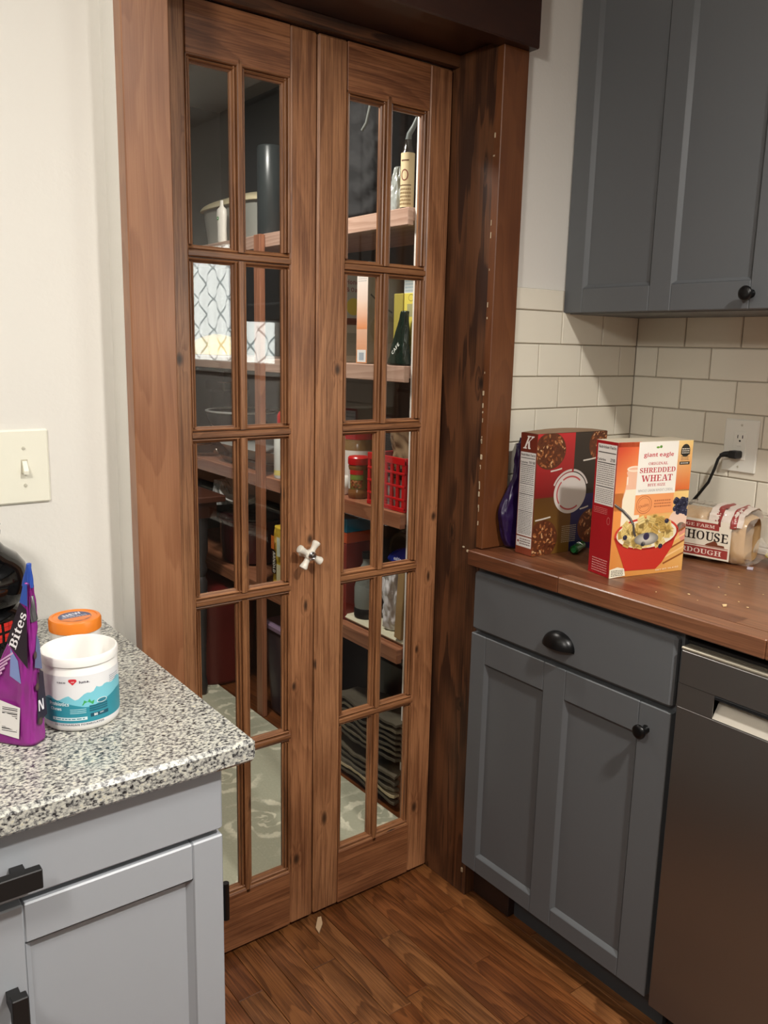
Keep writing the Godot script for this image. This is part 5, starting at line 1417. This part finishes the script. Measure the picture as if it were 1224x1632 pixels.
	part("bag", Mb.new().grid(64, 60, loaf.call(0.0605, 0.0585, 0.009, 0.262), true, true), sheer("bread film", C(238, 232, 222), 0.16, 0.1), t)
	a = printed(t, func(p: Vector2, l: int) -> Vector3:
		var y := p.y
		return Vector3(-0.0655 - 0.0002 * l + 0.02 * pow(maxf(0.0, y - 0.09) / 0.03, 2.0), 0.006 + y, p.x), 0.01)
	a.rect(-0.105, 0.004, 0.088, 0.092, C(232, 222, 204))
	a.level = 2
	a.rect(-0.105, 0.07, 0.06, 0.086, C(160, 62, 58)); a.rect(-0.105, 0.008, 0.084, 0.028, C(158, 62, 58)); a.rect(-0.105, 0.0305, 0.084, 0.032, C(158, 62, 58))
	a.level = 3
	a.txt("PEPPERIDGE FARM", -0.02, 0.078, 0.0072, C(236, 214, 200), "Droid Serif", true, 0.14)
	a.txt("FARMHOUSE", -0.006, 0.055, 0.0205, C(40, 32, 30), "Droid Serif", true, 0.176)
	a.txt("SOURDOUGH", 0.0, 0.018, 0.011, C(240, 222, 210), "Droid Serif", true, 0.14)
	a.poly([Vector2(0.03, 0.033), Vector2(0.076, 0.033), Vector2(0.074, 0.038), Vector2(0.06, 0.038), Vector2(0.058, 0.043), Vector2(0.05, 0.046), Vector2(0.044, 0.042), Vector2(0.036, 0.038)], C(120, 66, 46))
	part("label_print", a.m, paper(), t)
	var f0: Callable = loaf.call(0.0615, 0.0595, 0.009, 0.262)
	var band := func(v0: float, v1: float, u0: float, u1: float, s: float) -> Mb:
		return Mb.new().grid(24, 6, func(u: float, v: float) -> Vector3:
			var q: Vector3 = f0.call(lerpf(u0, u1, u), lerpf(v0, v1, v))
			return Vector3(q.x * s, (q.y - 0.06) * s + 0.06, q.z), false, true)
	part("bag_band", band.call(0.62, 0.92, 0.06, 0.46, 1.01), mat("bag white", C(222, 208, 196), 0.3), t)
	for q in [[0.68, 0.74], [0.82, 0.87]]: part("bag_stripe", band.call(q[0], q[1], 0.03, 0.47, 1.02), mat("bag red", C(150, 62, 58), 0.3), t)
	part("twisted_end", Mb.new().lathe([Vector2(0, 0), Vector2(0.02, 0.004), Vector2(0.012, 0.02), Vector2(0.01, 0.026), Vector2(0.022, 0.05), Vector2(0.012, 0.052), Vector2(0, 0.03)], 18, Transform3D(Basis(Vector3.RIGHT, PI / 2 + 0.3), Vector3(0.01, 0.045, 0.118))), M["bread film"], t)
	# ---- purple snack bag behind the boxes
	t = thing("snack_bag", "purple and blue snack bag standing between the casing and the cereal box", "bag", Vector3(-0.42, Y, 0.041))
	part("foil", pouch(0.255, func(v: float) -> Vector2: return Vector2(0.07 + 0.034 * sin(minf(1.0, v * 1.5) * PI) - 0.02 * v, lerpf(0.021, 0.012, v * v)), 0.009, 19, 2.6), mat("purple foil", C(38, 20, 62), 0.3, 0.0), t)
	part("top_fold", pouch(0.05, func(v: float) -> Vector2: return Vector2(0.055 - 0.01 * v, 0.014), 0.006, 22, 2.6).xform(Transform3D(Basis.IDENTITY, Vector3(0.006, 0.215, 0))), mat("navy foil", C(28, 34, 62), 0.3), t)
	# ---- small things on the wood
	t = thing("bag_clip", "green glossy plastic clip lying between the two cereal boxes", "clip", Vector3(-0.372, Y, 0.158), 0.42)
	var gp := mat("green plastic", C(14, 96, 44), 0.15)
	part("jaw", Mb.new().tube([Vector3(-0.034, 0.011, 0), Vector3(-0.03, 0.0112, 0), Vector3(0.03, 0.0112, 0), Vector3(0.034, 0.011, 0)], [0.006, 0.0108, 0.0108, 0.006], 16), gp, t)
	part("spring", Mb.new().tube([Vector3(0.004, 0.0215, -0.004), Vector3(0.004, 0.0235, 0.002), Vector3(0.004, 0.019, 0.01)], 0.0016, 8), M["chrome"], t)
	t = thing("small_dish", "cream dish with a yellow rim at the right edge, behind the bread", "dish", Vector3(-0.052, Y, 0.50))
	part("dish", Mb.new().lathe([Vector2(0, 0.0), Vector2(0.03, 0.0), Vector2(0.046, 0.016), Vector2(0.044, 0.0175), Vector2(0.028, 0.004), Vector2(0, 0.004)], 36), mat("cream glaze", C(214, 204, 168), 0.25), t)
	part("rim", Mb.new().lathe([Vector2(0.0440, 0.0155), Vector2(0.0475, 0.0165), Vector2(0.0465, 0.0185), Vector2(0.0435, 0.0175), Vector2(0.0440, 0.0155)], 36), mat("yellow glaze", C(206, 190, 92), 0.25), t)
	t = thing("bread_tag", "small pale plastic bread tag lying beside the loaf's end", "tag", Vector3(-0.158, Y, 0.472), 0.5)
	part("tag", Mb.new().prism([Vector2(-0.011, -0.006), Vector2(0.011, -0.007), Vector2(0.011, 0.006), Vector2(0.003, 0.006), Vector2(0.0, 0.001), Vector2(-0.004, 0.007), Vector2(-0.011, 0.006)], Transform3D(Basis(Vector3(1, 0, 0), Vector3(0, 0, -1), Vector3(0, 1, 0)), Vector3(0, 0.0003, 0)), 0.0015), mat("lilac plastic", C(196, 190, 206), 0.35), t)
	for i in 11:
		var p := [[-0.469, 0.601, 0.0042], [-0.459, 0.516, 0.0024], [-0.40, 0.56, 0.0018], [-0.44, 0.63, 0.002], [-0.36, 0.52, 0.0016], [-0.42, 0.6, 0.0014], [-0.48, 0.55, 0.0014], [-0.33, 0.6, 0.0016], [-0.38, 0.64, 0.0018], [-0.50, 0.47, 0.0013], [-0.30, 0.53, 0.0015]][i] as Array
		t = thing("crumb", ["largest pale bread crumb near the counter's front edge", "second largest crumb on the counter below the loaf"][i] if i < 2 else "tiny pale bread crumb scattered on the wood counter", "crumb", Vector3(p[0], Y, p[1]), rng.randf() * 6.0, "bread crumbs on the wood counter")
		var s: float = p[2]
		part("crust", Mb.new().prism([Vector2(-s, -s * 0.7), Vector2(s * 0.4, -s), Vector2(s, s * 0.2), Vector2(-s * 0.2, s)], Transform3D(Basis(Vector3(1, 0, 0), Vector3(0, 0.2, -1).normalized(), Vector3(0, 1, 0.2).normalized()), Vector3(0, s * 0.25, 0)), s * 0.6), mat("crumb", C(226, 200, 148), 0.8), t)
	# ---- outlet and cord
	t = thing("outlet", "white wall outlet with one free socket on the subway tile", "outlet", Vector3(-0.008, 1.182, 0.334))
	var out := Basis(Vector3(0, 0, 1), Vector3(0, 1, 0), Vector3(-1, 0, 0))
	part("plate", Mb.new().box(Vector3(-0.006, -0.064, -0.044), Vector3(0, 0.064, 0.044), 0.0052), M["white plastic"], t)
	part("receptacle", Mb.new().box(Vector3(-0.0085, -0.0335, -0.0165), Vector3(-0.004, 0.0335, 0.0165), 0.001), mat("socket plastic", C(240, 238, 228), 0.25), t)
	for z in [-0.0062, 0.0062]: part("slot", Mb.new().box(Vector3(-0.0089, 0.0185, z - 0.0009), Vector3(-0.008, 0.0265, z + 0.0009)), M["gap"], t)
	part("ground_hole", Mb.new().lathe([Vector2(0, 0), Vector2(0.0024, 0), Vector2(0.0024, 0.0006), Vector2(0, 0.0006)], 16, Transform3D(Basis(Vector3.BACK, PI / 2), Vector3(-0.0084, 0.0125, 0))), M["gap"], t)
	part("test_button", Mb.new().box(Vector3(-0.0095, -0.001, -0.006), Vector3(-0.008, 0.003, 0.006), 0.0005), M["white plastic"], t)
	for y in [0.05, -0.05]: part("screw", Mb.new().lathe([Vector2(0.003, 0), Vector2(0.0026, 0.0012), Vector2(0, 0.0014)], 14, Transform3D(out * Basis(Vector3.RIGHT, PI / 2), Vector3(-0.0058, y, 0))), mat("screw head", C(206, 202, 186), 0.35, 0.2), t)
	t = thing("power_cord", "black flat cord plugged into the wall outlet and hanging down behind the bread", "cord", Vector3(-0.018, 1.162, 0.334))
	part("plug", Mb.new().box(Vector3(-0.028, -0.0085, -0.012), Vector3(0.0, 0.0095, 0.0115), 0.003).tube([Vector3(-0.018, 0.0, -0.01), Vector3(-0.02, -0.001, -0.024), Vector3(-0.021, -0.005, -0.033)], [0.0085, 0.0065, 0.005], 12), M["black matt"], t)
	part("cord", Mb.new().tube([Vector3(-0.021, -0.004, -0.031), Vector3(-0.022, -0.015, -0.038), Vector3(-0.022, -0.04, -0.045), Vector3(-0.022, -0.075, -0.058), Vector3(-0.024, -0.105, -0.078), Vector3(-0.026, -0.135, -0.1), Vector3(-0.03, -0.17, -0.122), Vector3(-0.036, -0.205, -0.135), Vector3(-0.05, -0.225, -0.142), Vector3(-0.07, -0.2295, -0.15), Vector3(-0.1, -0.2295, -0.165)], 0.0036, 10), M["black matt"], t)

func on_drum(r: float, facing: float, gap := 0.0003) -> Callable:
	return func(p: Vector2, l: int) -> Vector3:
		var an := facing + p.x / r
		return Vector3((r + gap + 0.0001 * l) * sin(an), p.y, (r + gap + 0.0001 * l) * cos(an))

func left_goods() -> void:
	var Y := 0.9142
	# ---- open white jar with a teal label
	var t := thing("jar", "open white plastic jar with a teal label on the granite", "jar", Vector3(-1.606, Y, 0.38))
	part("shell", Mb.new().lathe([Vector2(0, 0.0008), Vector2(0.040, 0.0008), Vector2(0.042, 0.0), Vector2(0.0455, 0.0025), Vector2(0.0468, 0.007), Vector2(0.0468, 0.081), Vector2(0.0455, 0.0835), Vector2(0.0455, 0.085), Vector2(0.0476, 0.0865), Vector2(0.0478, 0.0955), Vector2(0.0468, 0.0975), Vector2(0.0455, 0.0978), Vector2(0.0445, 0.0965), Vector2(0.0440, 0.012), Vector2(0.04, 0.009), Vector2(0, 0.009)], 64, Transform3D.IDENTITY, 50.0), mat("jar white", C(236, 234, 230), 0.3), t)
	var a := printed(t, on_drum(0.0468, -0.287), 0.004)
	a.rect(-0.085, 0.0085, 0.085, 0.075, C(226, 226, 228))
	a.level = 2
	var hills := []
	for i in 41:
		var x := lerpf(-0.075, 0.075, i / 40.0)
		hills.append([x, 0.045 + 0.014 * clampf((x + 0.01) / 0.05, 0.0, 1.0) + 0.0025 * sin(x * 260.0) + 0.008 * maxf(0.0, 1.0 - absf(x - 0.019) / 0.006) + 0.003 * maxf(0.0, 1.0 - absf(x + 0.014) / 0.006)])
	for i in 40: a.poly([Vector2(hills[i][0], 0.013), Vector2(hills[i + 1][0], 0.013), Vector2(hills[i + 1][0], hills[i + 1][1]), Vector2(hills[i][0], hills[i][1])], C(122, 196, 212))
	a.level = 3
	for i in 40:
		var y0 := 0.033 + 0.011 * clampf((-hills[i][0] + 0.005) / 0.04, 0.0, 1.0) + 0.012 * clampf((hills[i][0] - 0.012) / 0.04, 0.0, 1.0)
		var y1 := 0.033 + 0.011 * clampf((-hills[i + 1][0] + 0.005) / 0.04, 0.0, 1.0) + 0.012 * clampf((hills[i + 1][0] - 0.012) / 0.04, 0.0, 1.0)
		a.poly([Vector2(hills[i][0], 0.013), Vector2(hills[i + 1][0], 0.013), Vector2(hills[i + 1][0], y1), Vector2(hills[i][0], y0)], C(44, 138, 156))
	a.level = 4
	a.txt("coco", -0.0235, 0.0672, 0.0026, C(64, 58, 74), "Droid Sans", true, 0.011); a.txt("luna.", 0.0045, 0.0672, 0.0032, C(64, 58, 74), "Droid Sans", true, 0.0125)
	a.poly([Vector2(-0.0095, 0.0635), Vector2(-0.0045, 0.0685), Vector2(-0.005, 0.071), Vector2(-0.0072, 0.0715), Vector2(-0.0095, 0.0697), Vector2(-0.0118, 0.0715), Vector2(-0.014, 0.071), Vector2(-0.0145, 0.0685)], C(206, 46, 58))
	a.poly([Vector2(0.0, 0.036), Vector2(0.014, 0.036), Vector2(0.0155, 0.041), Vector2(0.0115, 0.0395), Vector2(0.0095, 0.0435), Vector2(0.007, 0.040), Vector2(0.003, 0.0425), Vector2(0.002, 0.039)], C(66, 166, 92))
	a.txt("Probiotics", -0.0285, 0.0385, 0.0046, C(232, 244, 246), "Droid Sans", true, 0.027); a.txt("Chews", -0.0325, 0.0318, 0.0040, C(232, 244, 246), "Droid Sans", true, 0.0155)
	a.ell(0.0255, 0.0385, 0.007, 0.0032, C(232, 236, 232)); a.rect(-0.038, 0.0165, 0.006, 0.0205, C(206, 226, 230))
	for y in [0.0335, 0.0305, 0.0275]: a.rect(0.009, y - 0.001, 0.033, y + 0.001, C(22, 92, 112))
	a.rect(0.01, 0.019, 0.034, 0.0238, C(16, 74, 94))
	for y in [0.031, 0.0285, 0.0262]: a.rect(-0.014, y - 0.0004, 0.005, y + 0.0004, C(170, 214, 222))
	for y in [0.061, 0.0635, 0.066, 0.0585]: a.rect(0.038, y - 0.0004, 0.058, y + 0.0004, C(150, 156, 166))
	a.txt("VETERINARIAN FORMULATED", -0.004, 0.0107, 0.0022, C(70, 74, 84), "Droid Sans", true, 0.062)
	a.level = 5
	a.txt("90", 0.0165, 0.0214, 0.0032, C(240, 246, 248)); a.txt("SOFT", 0.0245, 0.0222, 0.0016, C(220, 234, 238))
	a.ell(0.0255, 0.0385, 0.0062, 0.0025, C(40, 120, 140)); a.greek(-0.035, 0.0172, 0.003, 0.0198, 1, C(60, 130, 146), rng, 0.5)
	a.txt("and", -0.0095, 0.0680, 0.0015, C(250, 224, 224))
	part("label_print", a.m, paper(), t)
	# ---- jar with an orange lid
	t = thing("jar", "white jar with an orange lid behind the open jar", "jar", Vector3(-1.559, Y, 0.206))
	part("shell", Mb.new().lathe([Vector2(0, 0), Vector2(0.033, 0), Vector2(0.0355, 0.004), Vector2(0.0355, 0.066), Vector2(0, 0.066)], 48), M["jar white"], t)
	var lid := Mb.new().lathe([Vector2(0.035, 0.063), Vector2(0.0372, 0.064), Vector2(0.0374, 0.0785), Vector2(0.0360, 0.0812), Vector2(0.0320, 0.0818), Vector2(0.0310, 0.0806), Vector2(0, 0.0806)], 60, Transform3D.IDENTITY, 35.0)
	part("lid", lid, mat("orange plastic", C(226, 126, 40), 0.32), t)
	a = printed(t, func(p: Vector2, l: int) -> Vector3: return Vector3(p.x, 0.0808 + 0.0001 * l, -p.y), 0.02)
	a.ell(0, 0, 0.025, 0.025, C(232, 140, 60), null, 40)
	a.level = 2
	a.ell(0, 0, 0.0235, 0.0235, C(66, 72, 108), null, 40)
	a.level = 3
	a.poly([Vector2(-0.0225, -0.006), Vector2(0.0225, -0.004), Vector2(0.019, -0.0135), Vector2(0.006, -0.0225), Vector2(-0.01, -0.021), Vector2(-0.019, -0.013)], C(214, 122, 56))
	a.txt("NEW", -0.001, 0.011, 0.0095, C(226, 228, 236), "Droid Sans", true, 0.028, Transform2D(0.25, Vector2.ZERO))
	a.greek(-0.018, -0.003, 0.018, 0.004, 2, C(190, 194, 210), rng, 0.45)
	part("lid_label", a.m, paper(), t)
	# ---- purple treat bag
	t = thing("treat_bag", "magenta treat bag with a barcode, torn open at the top, beside the open jar", "bag", Vector3(-1.7036, Y, 0.3803), -0.94)
	var bh := 0.204
	var prof := func(v: float) -> Vector2: return Vector2(0.003 + 0.053 * pow(1.0 - v, 1.35), lerpf(0.017, 0.004, pow(v, 0.8)))
	part("foil", pouch(bh, prof, 0.004, 33, 4.5, 64, 60, Vector2(0.053, 0.0), 1.35), mat("magenta foil", C(142, 46, 134), 0.24, 0.1), t)
	# print on the broad face: x is measured from the right-hand edge
	var face := func(p: Vector2, l: int) -> Vector3:
		var v := clampf(p.y / bh, 0.0, 1.0)
		var r: Vector2 = prof.call(v)
		var mid := 0.056 - r.x
		return Vector3(clampf(0.056 + p.x, mid - r.x * 0.93, mid + r.x * 0.93), p.y, r.y + 0.0022 + 0.0001 * l)
	a = printed(t, face, 0.01)
	a.poly([Vector2(-0.048, 0.014), Vector2(-0.016, 0.011), Vector2(-0.014, 0.050), Vector2(-0.044, 0.056)], C(226, 222, 220))
	a.poly([Vector2(-0.05, 0.13), Vector2(-0.002, 0.10), Vector2(-0.002, 0.172), Vector2(-0.03, 0.18)], C(34, 28, 36))
	a.poly([Vector2(-0.04, 0.18), Vector2(0.0, 0.176), Vector2(0.0, 0.203), Vector2(-0.02, 0.203)], C(48, 78, 160))
	a.poly([Vector2(-0.028, 0.088), Vector2(-0.012, 0.080), Vector2(-0.016, 0.108), Vector2(-0.026, 0.122)], C(124, 140, 190))
	a.level = 2
	for i in 13: a.rect(-0.041 + i * 0.0001, 0.0185 + i * 0.0024, -0.019 + i * 0.0001, 0.0185 + i * 0.0024 + [0.0009, 0.0015, 0.0006, 0.0012][i % 4], C(40, 36, 40))
	for i in 8: a.line([Vector2(-0.09 + i * 0.004, 0.058 + i * 0.0062), Vector2(-0.052 + i * 0.0042, 0.071 + i * 0.0066)], 0.0024, C(206, 160, 200))
	a.txt("Bites", -0.0155, 0.146, 0.0105, C(236, 232, 236), "Droid Serif", true, 0.048, Transform2D(1.2, Vector2.ZERO))
	part("front_print", a.m, paper(), t)
	a = printed(t, func(p: Vector2, l: int) -> Vector3:
		var v := clampf(p.y / bh, 0.0, 1.0)
		var r: Vector2 = prof.call(v)
		return Vector3(0.0588 + 0.0001 * l, p.y, -p.x * r.y), 0.05)
	a.poly([Vector2(-0.5, 0.028), Vector2(0.8, 0.034), Vector2(0.8, 0.09), Vector2(0.2, 0.095), Vector2(-0.3, 0.06)], C(36, 26, 44))
	a.poly([Vector2(-0.6, 0.1), Vector2(0.7, 0.094), Vector2(0.6, 0.13), Vector2(0.1, 0.14)], C(96, 104, 140))
	a.level = 2
	a.txt("N", 0.1, 0.05, 0.014, C(230, 226, 232), "Droid Sans", true, 0.7)
	for q in [[-0.1, 0.03], [-0.3, 0.075], [-0.4, 0.115]]: a.ell(q[0], q[1], 0.3, 0.005, C(96, 70, 66), C(60, 40, 44), 14)
	part("gusset_print", a.m, paper(), t)
	part("torn_strip", pouch(0.03, func(v: float) -> Vector2: return Vector2(0.007 * (1.0 - 0.8 * v), 0.0025), 0.003, 35, 2.5).xform(Transform3D(Basis(Vector3.BACK, -0.1), Vector3(0.051, 0.197, 0.0))), mat("blue foil strip", C(52, 84, 170), 0.25), t)
	part("silver_strip", pouch(0.032, func(_v: float) -> Vector2: return Vector2(0.005, 0.0058), 0.003, 36, 3.0).xform(Transform3D(Basis(Vector3.BACK, 0.1), Vector3(0.0535, 0.155, -0.001))), mat("silver foil", C(120, 122, 124), 0.25, 0.7), t)
	# ---- glossy black lidded jar with a red chequered band
	t = thing("cookie_jar", "glossy black lidded ceramic jar with a red chequered band, at the left edge", "jar", Vector3(-1.672, Y, 0.06))
	var bk := mat("black glaze", C(10, 10, 11), 0.06)
	part("body", Mb.new().lathe([Vector2(0, 0), Vector2(0.06, 0), Vector2(0.066, 0.004), Vector2(0.072, 0.022), Vector2(0.0765, 0.045), Vector2(0.0745, 0.068), Vector2(0.066, 0.08), Vector2(0.06, 0.083), Vector2(0, 0.083)], 64, Transform3D.IDENTITY, 45.0), bk, t)
	part("lid", Mb.new().lathe([Vector2(0, 0.083), Vector2(0.071, 0.083), Vector2(0.078, 0.088), Vector2(0.0835, 0.105), Vector2(0.0850, 0.122), Vector2(0.081, 0.14), Vector2(0.07, 0.155), Vector2(0.053, 0.167), Vector2(0.047, 0.175), Vector2(0.045, 0.184), Vector2(0.048, 0.189), Vector2(0.0485, 0.194), Vector2(0.046, 0.199), Vector2(0.049, 0.204), Vector2(0.046, 0.211), Vector2(0.03, 0.217), Vector2(0, 0.218)], 64, Transform3D.IDENTITY, 45.0), bk, t)
	a = printed(t, func(p: Vector2, l: int) -> Vector3:
		var an := 0.35 + p.x / 0.075
		var r := 0.0768 - absf(p.y - 0.046) * 0.075 + 0.0001 * l
		return Vector3(r * sin(an), p.y, r * cos(an)), 0.004)
	for i in 10:
		for j in 2:
			var x := -0.10 + i * 0.021
			var y := 0.034 + j * 0.0165
			a.level = 1
			a.rect(x, y, x + 0.0165, y + 0.0125, C(196, 44, 36))
			a.level = 2
			a.rect(x + 0.0078, y, x + 0.0086, y + 0.0125, C(110, 18, 18)); a.rect(x, y + 0.006, x + 0.0165, y + 0.0067, C(110, 18, 18))
	part("chequer", a.m, paper(), t)
	# ---- chip of pale wood on the floor by the doors
	t = thing("wood_chip", "small pale wood chip lying on the floor before the doors", "chip", Vector3(-0.925, 0.0005, -0.105), 0.9)
	part("splinter", Mb.new().prism([Vector2(-0.03, -0.004), Vector2(0.006, -0.009), Vector2(0.03, -0.003), Vector2(0.026, 0.005), Vector2(-0.012, 0.006)], Transform3D(Basis(Vector3(1, 0, 0), Vector3(0, 0, -1), Vector3(0, 1, 0)), Vector3.ZERO), 0.005), mat("pale wood", C(206, 176, 140), 0.7), t)
